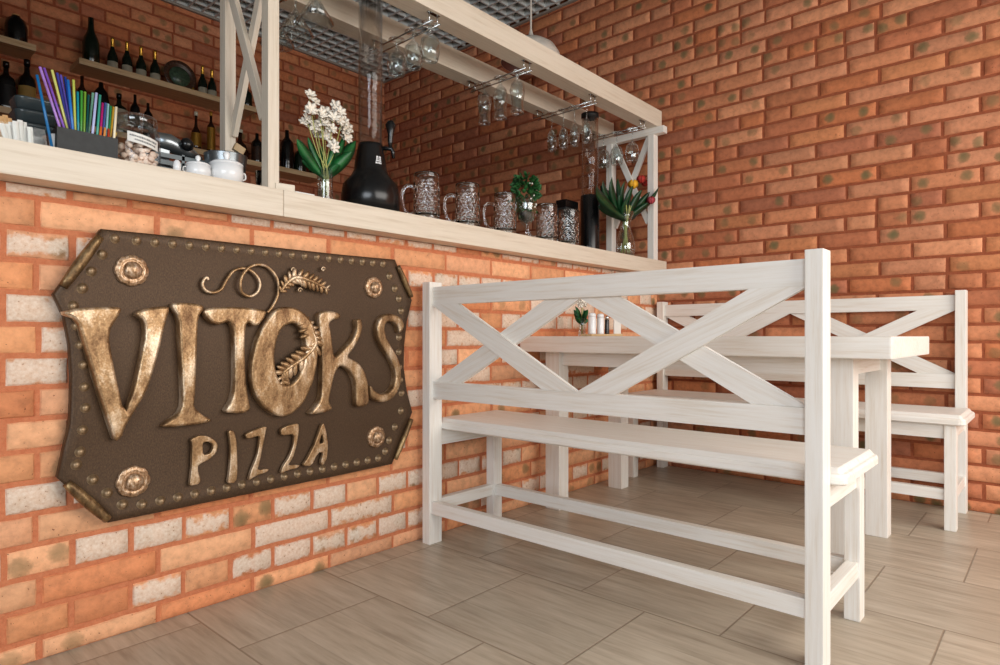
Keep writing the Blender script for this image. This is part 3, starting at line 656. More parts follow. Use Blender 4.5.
# --- straw box and straws
pa, pb = on_y(57, 128, 1.765), on_y(118, 139, 1.765)
bx0, bx1, bz = pa.x, pb.x, 1.264
t = thing('straw_box', ((bx0 + bx1) / 2, 1.80, LEDGE), 'black open box holding coloured drinking straws on the bar ledge', 'box')
th = .004; by0, by1 = 1.765, 1.835
for yy in (by0, by1 - th): MB().box((bx0, yy, LEDGE), (bx1, yy + th, bz)).build('long_side', M['blackmatte'], t)
for xx in (bx0, bx1 - th): MB().box((xx, by0 + th, LEDGE), (xx + th, by1 - th, bz)).build('short_side', M['blackmatte'], t)
MB().box((bx0 + th, by0 + th, LEDGE), (bx1 - th, by1 - th, LEDGE + th)).build('bottom', M['blackmatte'], t)
STR = [((37, 75), (52, 143), 'blue', (18, 106, 164), 'leaning outside the black box at its left end'),
       ((40, 67), (60, 128), 'light purple', (176, 132, 214), 'leftmost straw inside the black box'), ((44, 68), (64, 128), 'purple', (132, 84, 190), 'between the light purple and the yellow straw'),
       ((52, 70), (67, 128), 'pale yellow', (214, 214, 120), 'tallest yellow one among the purple straws'), ((57, 73), (68.5, 129), 'indigo', (70, 72, 170), 'just right of the tall yellow straw'),
       ((60.5, 75), (70.5, 129), 'violet', (108, 92, 200), 'right of the indigo straw'), ((65, 77), (71.5, 130), 'dark blue', (28, 60, 150), 'in the tall left bundle, right of the violet one'),
       ((68, 80), (73, 130), 'azure', (30, 110, 190), 'rightmost of the tall left bundle'), ((73.5, 80), (75, 131), 'yellow green', (196, 204, 90), 'standing alone between the tall and the middle bundle'),
       ((77.5, 92), (78, 132), 'turquoise', (20, 150, 170), 'first of the middle bundle'), ((81.5, 91), (81, 132), 'green', (70, 160, 60), 'second of the middle bundle'),
       ((85, 92), (84, 133), 'lime', (130, 180, 60), 'third of the middle bundle'), ((88.5, 95), (86.5, 133), 'dark teal', (16, 96, 96), 'beside the lime straw'),
       ((93, 93), (88.5, 134), 'mint', (120, 176, 150), 'leaning right in front of the lavender straw'), ((96.5, 93), (92.5, 135), 'lavender', (178, 184, 224), 'pale one in the middle of the box'),
       ((100, 95), (97, 136), 'sea green', (60, 160, 140), 'right of the lavender straw'), ((102.5, 103), (100, 137), 'magenta', (190, 30, 120), 'short one in the right bundle'),
       ((105.5, 103), (102.5, 137), 'blue grey', (70, 90, 160), 'short one behind the magenta straw'), ((108, 104), (106, 138), 'pale cyan', (160, 216, 226), 'short one in the right bundle'),
       ((110.5, 106), (108.5, 138), 'emerald', (40, 150, 90), 'short one right of the pale cyan straw'), ((113.5, 107), (111, 138), 'mustard', (204, 160, 50), 'second from the right in the box'),
       ((116.3, 107), (114, 139), 'cream', (234, 222, 190), 'rightmost tall straw in the box'), ((101, 127), (100, 137), 'orange', (222, 110, 40), 'cut short at the right end of the box'),
       ((105, 128), (104, 138), 'light orange', (230, 160, 90), 'cut short beside the orange one'), ((108.5, 129), (108.5, 138), 'red', (206, 74, 50), 'cut short near the right end of the box'),
       ((116, 133), (113, 140), 'yellow stub', (226, 190, 90), 'slanting over the right end of the black box')]
for i, (a, b, cn, c, where) in enumerate(STR):
    Y = 1.757 if i == 0 else 1.775 + .007 * (i % 7)
    A = on_y(a[0], a[1], Y + .004); B = on_y(b[0], b[1], Y)
    if i: 
        d = (B - A); k = (LEDGE + .0065 - A.z) / d.z
        B = A + d * min(k, 2.6) if k > 0 else B
        B.x = min(max(B.x, bx0 + .009), bx1 - .009)
    else:
        B.z = LEDGE + .004
    m = MB(); m.tube([A, (A + B) / 2, B], .0031, 8)
    tag(m.build('drinking_straw', straw_mat('straw_' + cn.replace(' ', '_'), c), None, origin=B), cn + ' straw ' + where, 'straw', 'drinking straws at the black box')
# --- sugar sachets in a clear tray
cx = on_y(15, 130, 1.80).x
t = thing('sachet_tray', (cx + .0, 1.80, LEDGE), 'clear plastic tray of paper sugar sachets at the left end of the ledge', 'tray')
x0, x1 = on_y(-6, 130, 1.77).x, on_y(50, 130, 1.77).x
z1 = LEDGE + .042
for yy in (1.765, 1.833): MB().box((x0, yy, LEDGE), (x1, yy + .002, z1)).build('long_side', M['thin_glass'], t)
for xx in (x0, x1 - .002): MB().box((xx, 1.767, LEDGE), (xx + .002, 1.833, z1)).build('short_side', M['thin_glass'], t)
MB().box((x0 + .002, 1.767, LEDGE), (x1 - .002, 1.833, LEDGE + .002)).build('bottom', M['glass'], t)
SAC = [((1, 116), (4, 138), 'tan', 'leftmost tan one'), ((5, 115), (8, 139), 'tan', 'second tan one from the left'), ((9, 118), (12, 140), 'tan', 'rightmost tan one'),
       ((1, 123), (7, 138), 'white', 'leftmost white one'), ((7, 124), (10, 139), 'white', 'second white one from the left'), ((11, 122), (14, 140), 'white', 'third white one from the left'),
       ((15, 121), (17, 141), 'white', 'fourth white one from the left'), ((20, 120), (21, 142), 'white', 'tallest white one, in the middle'), ((24, 122), (25, 143), 'white', 'white one right of the tallest'),
       ((30, 127), (31, 144), 'white', 'rightmost white one, short')]
for i, (a, b, cn, where) in enumerate(SAC):
    Y = (1.812 if cn == 'tan' else 1.782 + .005 * (i % 3)); A, B = on_y(a[0], a[1], Y), on_y(b[0], b[1], Y); B.z = LEDGE + .0035
    d = (A - B).normalized(); sx = d.cross(Vector((0, 1, 0))).normalized() * .0052
    m = MB(); L = []
    for k in range(7):
        u = k / 6; c_ = B + (A - B) * u; h = .0009 if k in (0, 6) else .0024
        L.append([m.b.verts.new(c_ + sx), m.b.verts.new(c_ + Vector((0, -h, 0))), m.b.verts.new(c_ - sx), m.b.verts.new(c_ + Vector((0, h, 0)))])
    for r0, r1 in zip(L, L[1:]):
        for k in range(4): m.b.faces.new((r0[k], r0[(k + 1) % 4], r1[(k + 1) % 4], r1[k]))
    m.b.faces.new(L[0]); m.b.faces.new(L[-1])
    tag(m.build('sugar_sachet', M['tan' if cn == 'tan' else 'paper'], None, origin=B), 'slim paper sugar sachet in the clear tray, ' + where, 'sachet', 'sugar sachets in the tray')
p = on_y(45, 140, 1.80)
lathe_thing('espresso_cup', wall_prof([(.014, 0), (.018, .01), (.0205, .035), (.021, .043)], .002), (x1 + .024, 1.80, LEDGE), M['white'], 'small white cup between the sachet tray and the straw box', 'cup')
# --- stack of dark trays behind
for k in range(5):
    z = LEDGE + k * .033
    m = MB(); n = 40; rings = []
    for r, zz in ((.050, 0), (.068, .006), (.076, .026), (.079, .031), (.074, .032), (.066, .013), (.05, .010)):
        ring = []
        for i in range(n):
            a = 2 * PI * i / n; q = (abs(math.cos(a)) ** 5 + abs(math.sin(a)) ** 5) ** (-1 / 5) * r
            ring.append(m.b.verts.new((.412 + .62 * q * math.cos(a), 1.98 + .62 * q * math.sin(a), z + zz)))
        rings.append(ring)
    for r0, r1 in zip(rings, rings[1:]):
        for i in range(n): m.b.faces.new((r0[i], r0[(i + 1) % n], r1[(i + 1) % n], r1[i])).smooth = True
    m.b.faces.new(rings[0][::-1]); m.b.faces.new(rings[-1])
    w = ('bottom one of its stack', 'second from the bottom of its stack', 'middle one of its stack', 'second from the top of its stack', 'top one of its stack')[k]
    tag(m.build('serving_dish', M['dish'], None, origin=(.402, 1.98, z)), 'dark grey dish behind the sugar sachets, ' + w, 'dish', 'stacked dark dishes on the ledge')
# --- sweets jar
jc = (.606, 1.84, LEDGE); t = thing('sweets_jar', jc, 'glass jar with a paper label and pale pink sweets beside the straw box', 'jar')
MB().lathe(wall_prof([(.050, 0), (.056, .006), (.057, .03), (.057, .095), (.050, .115), (.042, .121)], .003), jc, 36).build('jar_body', M['thin_glass'], t)
m = MB(); m.lathe([(0, .121), (.048, .121), (.050, .124), (.050, .140), (.047, .144), (.02, .147), (.012, .150), (0, .151)], jc, 36); m.build('jar_lid', M['glass'], t)
m = MB()
for i in range(170):
    a, r = R.uniform(0, 2 * PI), .046 * math.sqrt(R.random()); z = .008 + R.random() * (.048 + .012 * math.cos(a + 2.2))
    m.ball((jc[0] + r * math.cos(a), jc[1] + r * math.sin(a), LEDGE + z), R.uniform(.006, .0095), (1, R.uniform(.6, 1), R.uniform(.6, 1)), 8)
tag(m.build('sweets', M['snack'], t), kind='stuff')
m = MB(); rr_ = .0578; n = 10
def arc(a, z, r=rr_): return (jc[0] + r * math.cos(a), jc[1] + r * math.sin(a), LEDGE + z)
for r_ in (0,):
    v = [[m.b.verts.new(arc(-2.25 + 1.35 * i / n, z - .014 * i / n + .004, rr_)) for i in range(n + 1)] for z in (.062, .088)]
    w = [[m.b.verts.new(arc(-2.25 + 1.35 * i / n, z - .014 * i / n + .004, rr_ + .0006)) for i in range(n + 1)] for z in (.062, .088)]
    for i in range(n):
        m.b.faces.new((v[0][i], v[0][i + 1], v[1][i + 1], v[1][i])); m.b.faces.new((w[0][i], w[0][i + 1], w[1][i + 1], w[1][i]))
        m.b.faces.new((v[0][i], v[0][i + 1], w[0][i + 1], w[0][i])); m.b.faces.new((v[1][i], v[1][i + 1], w[1][i + 1], w[1][i]))
lab = m.build('paper_label', M['paper'], t)
m = MB()
for row, (a0, a1, z) in enumerate(((-2.15, -1.0, .079), (-1.95, -1.1, .070))):
    a = a0
    while a < a1:
        wd = R.uniform(.03, .055); zz = z - .014 * (a + 2.25) / 1.35 + .004; q = R.choice((.0036, .0052))
        P = [arc(a, zz - q / 2, rr_ + .0008), arc(a + wd, zz - q / 2, rr_ + .0008), arc(a + wd, zz + q / 2, rr_ + .0008), arc(a, zz + q / 2, rr_ + .0008)]
        f = [m.b.verts.new(p_) for p_ in P]; m.b.faces.new(f); a += wd + .028
m.build('lettering', M['ink'], lab)
# --- grey slotted crate with a press behind
c0 = on_y(176, 160, 2.02)
t = thing('slotted_crate', (c0.x, 2.02, LEDGE), 'grey slotted plastic crate behind the sweets jar on the bar ledge', 'crate')
cxx = c0.x; m = MB(); hw, hd, hh = .088, .055, .105
for k in range(5): 
    z = LEDGE + .004 + k * .021
    m.box((cxx - hw, 2.02 - hd, z), (cxx + hw, 2.02 - hd + .004, z + .013)); m.box((cxx - hw, 2.02 + hd - .004, z), (cxx + hw, 2.02 + hd, z + .013))
    m.box((cxx - hw, 2.02 - hd, z), (cxx - hw + .004, 2.02 + hd, z + .013)); m.box((cxx + hw - .004, 2.02 - hd, z), (cxx + hw, 2.02 + hd, z + .013))
for dx in (-hw, -.004, hw - .008):
    for dy in (-hd, hd - .004): m.box((cxx + dx, 2.02 + dy, LEDGE), (cxx + dx + .008, 2.02 + dy + .004, LEDGE + hh))
m.build('slatted_body', M['grey_plastic'], t)
MB().box((cxx - hw, 2.02 - hd, LEDGE), (cxx + hw, 2.02 + hd, LEDGE + .004)).build('bottom', M['grey_plastic'], t)
t = thing('citrus_press', (cxx + .0, 2.02, LEDGE + .004), 'grey hand press with a black knob standing in the slotted crate', 'press')
Rm = Matrix.Rotation(PI / 2, 3, 'Y')
m = MB(); m.tube([(cxx - .075, 2.0, LEDGE + .142), (cxx - .03, 2.0, LEDGE + .142), (cxx + .02, 2.0, LEDGE + .128), (cxx + .065, 2.0, LEDGE + .108)], [.024, .027, .022, .012], 16); m.box((cxx - .06, 1.99, LEDGE + .004), (cxx - .03, 2.03, LEDGE + .14)); m.build('body', M['steel'], t)
m = MB(); m.lathe([(0, 0), (.018, 0), (.02, .008), (.012, .02), (0, .022)], (cxx + .012, 1.975, LEDGE + .14), 18, Matrix.Rotation(PI / 2, 3, 'X')); m.build('knob', M['black'], t)
# --- white sugar bowls
def sugar_bowl(px, Y, r, h, lab):
    p = on_y(px, 160, Y); c = (p.x, Y, LEDGE); t = thing('sugar_bowl', c, lab, 'sugar bowl', 'white sugar bowls on the ledge')
    MB().lathe(wall_prof([(r * .72, 0), (r * .9, h * .1), (r, h * .4), (r * .97, h * .82)], .003), c, 32).build('bowl', M['white'], t)
    m = MB(); m.lathe([(0, h * .8), (r * .98, h * .825), (r * 1.0, h * .86), (r * .86, h * .95), (r * .45, h * 1.03), (r * .16, h * 1.06), (r * .13, h * 1.12), (r * .21, h * 1.24), (r * .2, h * 1.36), (r * .1, h * 1.44), (0, h * 1.46)], c, 28); m.build('lid', M['white'], t)
    for s in (-1, 1):
        x = c[0] + s * r * .93
        MB().tube(catmull([(x, Y, LEDGE + h * .62), (x + s * r * .25, Y, LEDGE + h * .6), (x + s * r * .28, Y, LEDGE + h * .38), (x - s * r * .03, Y, LEDGE + h * .28)], 4), r * .06, 7).build('handle', M['white'], t)
sugar_bowl(226.5, 1.80, .046, .066, 'larger white porcelain sugar bowl with lid, right of the two, by the wooden post')
sugar_bowl(198, 1.80, .033, .046, 'smaller white porcelain sugar bowl with lid, left of the larger one')
lathe_thing('salt_shaker', [(0, 0), (.009, 0), (.010, .02), (.008, .032), (.004, .037), (0, .038)], (on_y(177, 168, 1.78).x, 1.78, LEDGE), M['white'], 'tiny white knobbed shaker left of the smaller sugar bowl', 'shaker')
# --- steel bowl, tongs, tumbler
c = (.885, 1.925, LEDGE); bo = lathe_thing('steel_bowl', wall_prof([(.03, 0), (.045, .02), (.058, .075), (.062, .115), (.063, .118)], .0025), c, M['steel'], 'dark steel mixing bowl behind the larger sugar bowl', 'bowl', n=36)
t = thing('tongs', (c[0] + .01, c[1], LEDGE + .01), 'wooden handled tongs leaning out of the steel bowl', 'tongs')
a_, b_ = Vector((c[0] - .02, 1.92, LEDGE + .02)), on_y(240, 147, 1.92)
MB().tube([a_, b_ - (b_ - a_) * .12], .0035, 8).build('rod', M['steel'], t)
board('wooden_grip', b_ - (b_ - a_) * .14, b_ + (b_ - a_) * .02, .034, .016, M['shelf_wood'], t)
lathe_thing('tumbler', wall_prof([(.024, 0), (.026, .01), (.030, .085)], .002), (1.0, 1.90, LEDGE), M['mug_glass'], 'small glass tumbler behind the front wooden post', 'glass')
# --- wood offcut and paper slip
p = on_y(279, 185, 1.775); board('wooden_wedge', (p.x - .018, 1.775, LEDGE + .012), (p.x + .04, 1.765, LEDGE + .012), .022, .04, M['cream_wood'], None, bevel=.004)
tag(bpy.context.scene.objects['wooden_wedge'], 'small flat wooden block at the foot of the front post', 'block')
p = on_y(299, 190, 1.78); o = MB().box((p.x - .035, 1.755, LEDGE), (p.x + .04, 1.80, LEDGE + .008), .002).build('folded_napkin', M['paper'], None, origin=(p.x, 1.78, LEDGE)); tag(o, 'white folded napkin between the wooden block and the flower vase', 'napkin')
# --- white flowers in a glass vase
def blossom(m, c, r, up):
    c = Vector(c); up = Vector(up).normalized(); a0 = R.uniform(0, 6)
    sx = up.cross(Vector((.3, .2, 1))).normalized(); sy = up.cross(sx)
    for k in range(6):
        a = a0 + k * PI / 3; d = (sx * math.cos(a) + sy * math.sin(a) + up * R.uniform(.25, .6)).normalized()
        m.leaf(c, c + d * r, r * .75, bend=up * r * .15, side=d.cross(up), n=4, fold=.15)
    m.ball(c + up * r * .1, r * .2, seg=6)
vc = Vector((on_y(325, 190, 1.80).x, 1.80, LEDGE))
t = thing('flower_vase', vc, 'slim glass vase of white orchids on the bar ledge left of the tower', 'vase')
MB().lathe(wall_prof([(.024, 0), (.0255, .004), (.0245, .06), (.0265, .108)], .0022), vc, 28).build('vase_body', M['glass'], t)
t = thing('orchid_bouquet', vc + Vector((0, 0, .01)), 'bunch of white orchids with broad green leaves in the slim glass vase', 'flowers')
m = MB()
for px, py, w in ((297, 139, .04), (302, 160, .03), (308, 137, .028), (356, 141, .05), (352, 152, .045), (345, 136, .03), (340, 165, .03), (334, 148, .03), (313, 146, .03), (322, 146, .025)):
    e = on_y(px, py, 1.80 + R.uniform(-.04, .04)); s = vc + Vector((R.uniform(-.008, .008), R.uniform(-.006, .006), .075)); 
    m.leaf(s, e, w, bend=Vector(((e.x - s.x) * .12, 0, .012)), side=Vector(((e - s).z, 0, -(e - s).x)), n=8)
m.build('leaf_blades', M['leaf'], t)
FL = [(309, 97), (312, 110), (307, 121), (315, 128), (320, 115), (326, 112), (323, 124), (330, 130), (333, 119), (338, 113), (341, 124), (336, 108), (344, 130), (347, 138), (318, 134), (329, 119), (325, 137), (333, 147), (312, 104), (340, 118)]
m = MB(); ms = MB()
for i, (px, py) in enumerate(FL):
    Y = 1.80 + R.uniform(-.035, .035); e = on_y(px, py, Y)
    for q in range(2 if i < 18 else 1): blossom(m, e + Vector((R.uniform(-.004, .004), R.uniform(-.012, .012), R.uniform(-.006, .006))), R.uniform(.021, .027), (R.uniform(-.8, .3), -1, R.uniform(0, .8)))
    if i % 2 == 0: s = vc + Vector((R.uniform(-.01, .01), R.uniform(-.01, .01), .02)); ms.tube(catmull([s, s + Vector((0, 0, .08)), (s + e) / 2 + Vector((0, 0, .02)), e], 4), .0016, 6)
m.build('petals', M['petal'], t); ms.build('stems', M['stem'], t)
# --- drink towers
def tower(x, Y, base_r, base_h, neck_r, neck_h, tube_r, top, tap_z, lab, dome, cap):
    c = (x, Y, LEDGE); t = thing('drink_tower', c, lab, 'drink dispenser', 'tall drink towers on the ledge')
    if dome: prof = [(0, 0), (base_r, 0), (base_r, base_h * .5), (base_r * .93, base_h * .78), (neck_r * 1.25, base_h), (neck_r * 1.08, base_h + .02), (neck_r * 1.0, base_h + .06), (neck_r * .82, neck_h - .01), (neck_r * .8, neck_h), (0, neck_h)]
    else: prof = [(0, 0), (base_r, 0), (base_r, .02), (neck_r, .03), (neck_r, neck_h - .004), (neck_r * .95, neck_h), (0, neck_h)]
    MB().lathe(prof, c, 40).build('base', M['black'], t)
    MB().lathe([(tube_r - .003, neck_h), (tube_r, neck_h), (tube_r, top), (tube_r - .003, top), (tube_r - .003, neck_h)], c, 36).build('clear_tube', M['tube_glass'], t)
    if cap: MB().lathe([(0, top), (tube_r * 1.04, top), (tube_r * 1.04, top + .022), (tube_r * .8, top + .026), (0, top + .026)], c, 30).build('cap', M['blackcap'], t)
    d = Vector((.80, -.6, 0)); s = Vector(c) + d * neck_r * .75
    tp = MB().tube([s + Vector((0, 0, tap_z)), s + d * .035 + Vector((0, 0, tap_z)), s + d * .04 + Vector((0, 0, tap_z - .012)), s + d * .042 + Vector((0, 0, tap_z - .035))], [.008, .0085, .008, .006], 10).build('tap', M['chrome' if not dome else 'black'], t)
    h0 = s + d * .03 + Vector((0, 0, tap_z + .004))
    MB().tube([h0, h0 + Vector((0, 0, .02)), h0 + Vector((.002, 0, .05)), h0 + Vector((.002, 0, .085)), h0 + Vector((0, 0, .10))], [.006, .009, .011, .020, .009] if dome else [.006, .008, .009, .01, .009], 12).build('tap_handle', M['black'], tp)
    return t
x1t = on_y(370.5, 190, 1.915).x
tw = tower(x1t, 1.915, .107, .155, .056, .272, .044, .835, .262, 'large black domed drink tower with clear tube, between orchids and beer mugs', True, True)
# printed emblem on the neck
e0 = Vector((x1t, 1.915, LEDGE)); an = -PI / 2 - .12
def on_neck(u, z, r=.0590): a = an + u / r; return Vector((e0.x + r * math.cos(a), e0.y + r * math.sin(a), e0.z + z))
m = MB()
for u0, u1, z0, z1 in ((-.009, -.002, .213, .217), (.002, .009, .213, .217), (-.009, -.006, .203, .213), (-.004, -.002, .203, .213), (.002, .004, .203, .213), (.006, .009, .203, .213), (-.011, .011, .199, .202), (-.012, -.007, .190, .196), (-.005, -.001, .190, .196), (.001, .005, .190, .196), (.007, .012, .190, .196)):
    m.b.faces.new([m.b.verts.new(on_neck(u, z)) for u, z in ((u0, z0), (u1, z0), (u1, z1), (u0, z1))])
m.build('emblem', M['white'], tw)
tower(on_y(590, 220, 1.93).x, 1.93, .052, .02, .051, .33, .046, .755, .285, 'narrow black drink tower with clear tube and chrome tap, right of the mugs', False, True)
# --- beer mugs
def mug():
    c = (0, 0, 0); t = thing('beer_mug', c, '', 'beer mug', 'dimpled glass beer mugs on the ledge')
    m = MB(); rows, n = 44, 72; H, r0 = .176, .050; rings = []
    for j in range(rows + 1):
        z = H * j / rows; ring = []
        for i in range(n):
            a = 2 * PI * i / n; r = r0 * (.97 + .05 * math.sin(PI * min(1, z / H * 1.1)))
            if .012 < z < .140:
                row = int((z - .012) / .0213); zz = ((z - .012) / .0213) % 1 - .5; uu = ((a / (2 * PI) * 12 + (row % 2) * .5) % 1) - .5
                q = (zz * zz + uu * uu) * 4
                if q < 1: r -= .0048 * (1 - q)
            ring.append(m.b.verts.new((r * math.cos(a), r * math.sin(a), z)))
        rings.append(ring)
    for r_, z in ((r0 * .97 - .004, H), (r0 * .93, H * .9), (r0 * .9, H * .2), (r0 * .85, .016)):
        rings.append([m.b.verts.new((r_ * math.cos(2 * PI * i / n), r_ * math.sin(2 * PI * i / n), z)) for i in range(n)])
    for a, b in zip(rings, rings[1:]):
        for i in range(n): m.b.faces.new((a[i], a[(i + 1) % n], b[(i + 1) % n], b[i])).smooth = True
    m.b.faces.new(rings[0][::-1]); m.b.faces.new(rings[-1])
    m.build('mug_body', M['mug_glass'], t)
    MB().tube(catmull([(-.047, 0, .128), (-.070, 0, .134), (-.088, 0, .118), (-.092, 0, .08), (-.084, 0, .045), (-.066, 0, .026), (-.046, 0, .030)], 5), [.0062] * 31, 10).build('handle', M['mug_glass'], t)
    return t
mg = mug(); MUGS = [(426.5, 1.80, 'first beer mug beside the domed tower'), (467.5, 1.80, 'second beer mug from the domed tower'), (505, 1.80, 'third beer mug, just left of the goblet of greenery'),
                    (547, 1.80, 'fourth beer mug, just right of the goblet of greenery'), (568.8, 1.80, 'fifth beer mug, in front of the black box')]
for i, (px, Y, lab) in enumerate(MUGS):
    loc = Vector((on_y(px, 200, Y).x, Y, LEDGE)); lab = 'dimpled glass ' + lab
    if i == 0: mg.location = loc; ORG[mg.name] = loc; mg['label'] = lab; o = mg
    else: o = copy_thing(mg, loc, lab)
    o.rotation_euler.z = -.84 + .1 * (i % 3)
# --- goblet with greenery
gc = Vector((on_y(526, 200, 1.79).x, 1.79, LEDGE))
t = thing('goblet', gc, 'stemmed glass goblet holding small green plant between the beer mugs', 'goblet')
MB().lathe([(0, 0), (.034, 0), (.033, .003), (.006, .006), (.0045, .02), (.0045, .045), (.012, .055), (.034, .08), (.046, .11), (.049, .145), (.047, .18), (.045, .18), (.047, .145), (.044, .11), (.03, .084), (0, .062)], gc, 30).build('goblet_glass', M['glass'], t)
t = thing('green_plant', gc + Vector((0, 0, .063)), 'small leaved green plant growing in the glass goblet', 'plant')
m = MB()
for i in range(420):
    a = R.uniform(0, 2 * PI); z = R.uniform(.085, .275); rr = (.047 if z < .18 else .062 * math.sqrt(max(.05, 1 - ((z - .19) / .105) ** 2))) * math.sqrt(R.uniform(.25, 1)) * (.65 if z < .11 else .92)
    c_ = gc + Vector((rr * math.cos(a), rr * math.sin(a), z)); d = Vector((math.cos(a), math.sin(a), R.uniform(-.6, 1))).normalized() * R.uniform(.020, .030)
    if z < .18: d *= .35
    m.leaf(c_, c_ + d, .020, n=4)
m.build('leaflets', M['leaf_small'], t)
MB().lathe([(0, .066), (.028, .086), (.04, .108), (.038, .112), (0, .112)], gc, 20).build('soil', M['soil'], t)
m = MB()
for i in range(9):
    a = R.uniform(-2.8, -.6); z = R.uniform(.12, .25); c_ = gc + Vector((.05 * math.cos(a), .05 * math.sin(a), z)); m.ball(c_, .004, seg=6)
m.build('tiny_blooms', M['petal'], t)
# --- black box behind the last mug
p = on_y(569.5, 200, 1.94)
t = thing('menu_box', (p.x, 1.955, LEDGE), 'tall matt black box standing behind the fifth beer mug', 'box')
MB().box((p.x - .055, 1.925, LEDGE), (p.x + .055, 1.985, LEDGE + .235), .003).build('box_body', M['blackmatte'], t)
MB().box((p.x - .057, 1.923, LEDGE + .235), (p.x + .057, 1.987, LEDGE + .275), .003).build('box_lid', M['black'], t)
# --- tulips
tc = Vector((on_y(625.5, 230, 1.80).x, 1.80, LEDGE))
t = thing('tulip_vase', tc, 'waisted glass vase at the right end of the bar ledge', 'vase')
MB().lathe(wall_prof([(.040, 0), (.047, .01), (.053, .05), (.046, .095), (.030, .15), (.026, .18), (.036, .215), (.050, .245)], .0025), tc, 32).build('vase_body', M['glass'], t)
t = thing('tulip_bouquet', tc + Vector((0, 0, .06)), 'tulips with broad dark green leaves, yellow red and pink heads, in the waisted vase', 'flowers')
m = MB(); ms = MB()
for i in range(9):
    a = i * .7; ms.tube(catmull([tc + Vector((.025 * math.cos(a), .025 * math.sin(a), .02)), tc + Vector((.008 * math.cos(a + 2), .008 * math.sin(a + 2), .17)), tc + Vector((.03 * math.cos(a + 1), .03 * math.sin(a + 1), .28))], 4), .0035, 7)
for px, py, w in ((597, 185, .07), (603, 180, .075), (612, 177, .085), (618, 178, .08), (625, 181, .08), (633, 186, .08), (642, 190, .07), (650, 192, .06), (659, 187, .035), (648, 203, .05), (655, 196, .03), (600, 200, .07), (598, 206, .05), (608, 190, .08), (640, 200, .06), (621, 190, .08), (630, 195, .08), (612, 205, .06), (636, 207, .05)):
    e = on_y(px, py, (1.80 + R.uniform(-.07, .06)) if px < 641 else 1.725); s = tc + Vector((R.uniform(-.012, .012), R.uniform(-.01, .01), .20))
    m.leaf(s, e, w, bend=Vector(((e.x - s.x) * .25, 0, .01)), side=Vector(((e - s).z, .02, -(e - s).x)), n=9)
m.build('leaf_blades', M['leaf_dark'], t); ms.build('stems', M['stem'], t)
def tulip(px, py, Y, mat, r=.026):
    m = MB(); e = on_y(px, py, Y)
    for k in range(6):
        a = k * PI / 3; d = Vector((math.cos(a), math.sin(a), 0)); m.leaf(e + d * r * .3 - Vector((0, 0, r)), e + d * r * .45 + Vector((0, 0, r * .9)), r * 1.3, bend=d * r * .55, side=d.cross(Vector((0, 0, 1))), n=6)
    m.build('tulip_head', M[mat], t)
tulip(633, 184, 1.77, 'yellow'); tulip(641, 179, 1.82, 'red', .024); tulip(651, 200, 1.725, 'pink', .022); tulip(645, 183, 1.85, 'red', .02)
# --- glass racks and hanging glasses
def rack(x, lab, brackets=((1.755,), (2.10,))):
    t = thing('glass_rack', (x, 1.92, 1.975), lab, 'glass rack', 'chrome glass racks under the beams')
    for dx in (-.02, .02):
        MB().tube([(x + dx, 1.74, 1.938), (x + dx, 2.12, 1.938)], .003, 8).build('rail', M['chrome'], t)
    for yy in (1.755, 2.09):
        m = MB()
        for dx in (-.02, .02): m.tube([(x + dx, yy, 1.974), (x + dx, yy, 1.941)], .0028, 8)
        m.box((x - .028, yy - .008, 1.9725), (x + .028, yy + .008, 1.975)); m.build('bracket', M['chrome'], t)
def hang_glass(kind, R_):
    """upside down: foot on the rails at z = 0 going down"""
    if kind == 'martini': prof = [(0, 0), (.036, 0), (.036, -.0015), (.004, -.004), (.0035, -.085), (.010, -.092), (.058, -.168), (.0565, -.168), (.006, -.098), (0, -.095)]
    elif kind == 'goblet': prof = [(0, 0), (.033, 0), (.033, -.0015), (.005, -.005), (.004, -.03), (.014, -.042), (.034, -.062), (.0385, -.09), (.036, -.118), (.030, -.140), (.0285, -.140), (.0345, -.118), (.037, -.09), (.032, -.064), (0, -.048)]
    elif kind == 'tulip': prof = [(0, 0), (.031, 0), (.031, -.0015), (.006, -.005), (.005, -.02), (.010, -.034), (.028, -.055), (.0345, -.082), (.030, -.118), (.0265, -.140), (.029, -.175), (.030, -.186), (.0285, -.186), (.0275, -.175), (.025, -.140), (.0285, -.118), (.033, -.082), (.026, -.058), (0, -.04)]
    elif kind == 'flute': prof = [(0, 0), (.028, 0), (.028, -.0015), (.004, -.004), (.003, -.07), (.010, -.085), (.022, -.112), (.0255, -.145), (.0235, -.185), (.0215, -.20), (.0205, -.20), (.0225, -.185), (.0245, -.145), (.021, -.114), (0, -.086)]
    else: prof = [(0, 0), (.032, 0), (.032, -.0015), (.004, -.004), (.0032, -.065), (.012, -.075), (.032, -.098), (.039, -.13), (.035, -.165), (.031, -.185), (.0298, -.185), (.034, -.165), (.0378, -.13), (.031, -.10), (0, -.078)]
    return MB().lathe(prof, (0, 0, 0), 32).build(kind + '_glass' if kind in ('martini', 'flute', 'tulip') else ('brandy_glass' if kind == 'goblet' else 'wine_glass'), M['glass'])
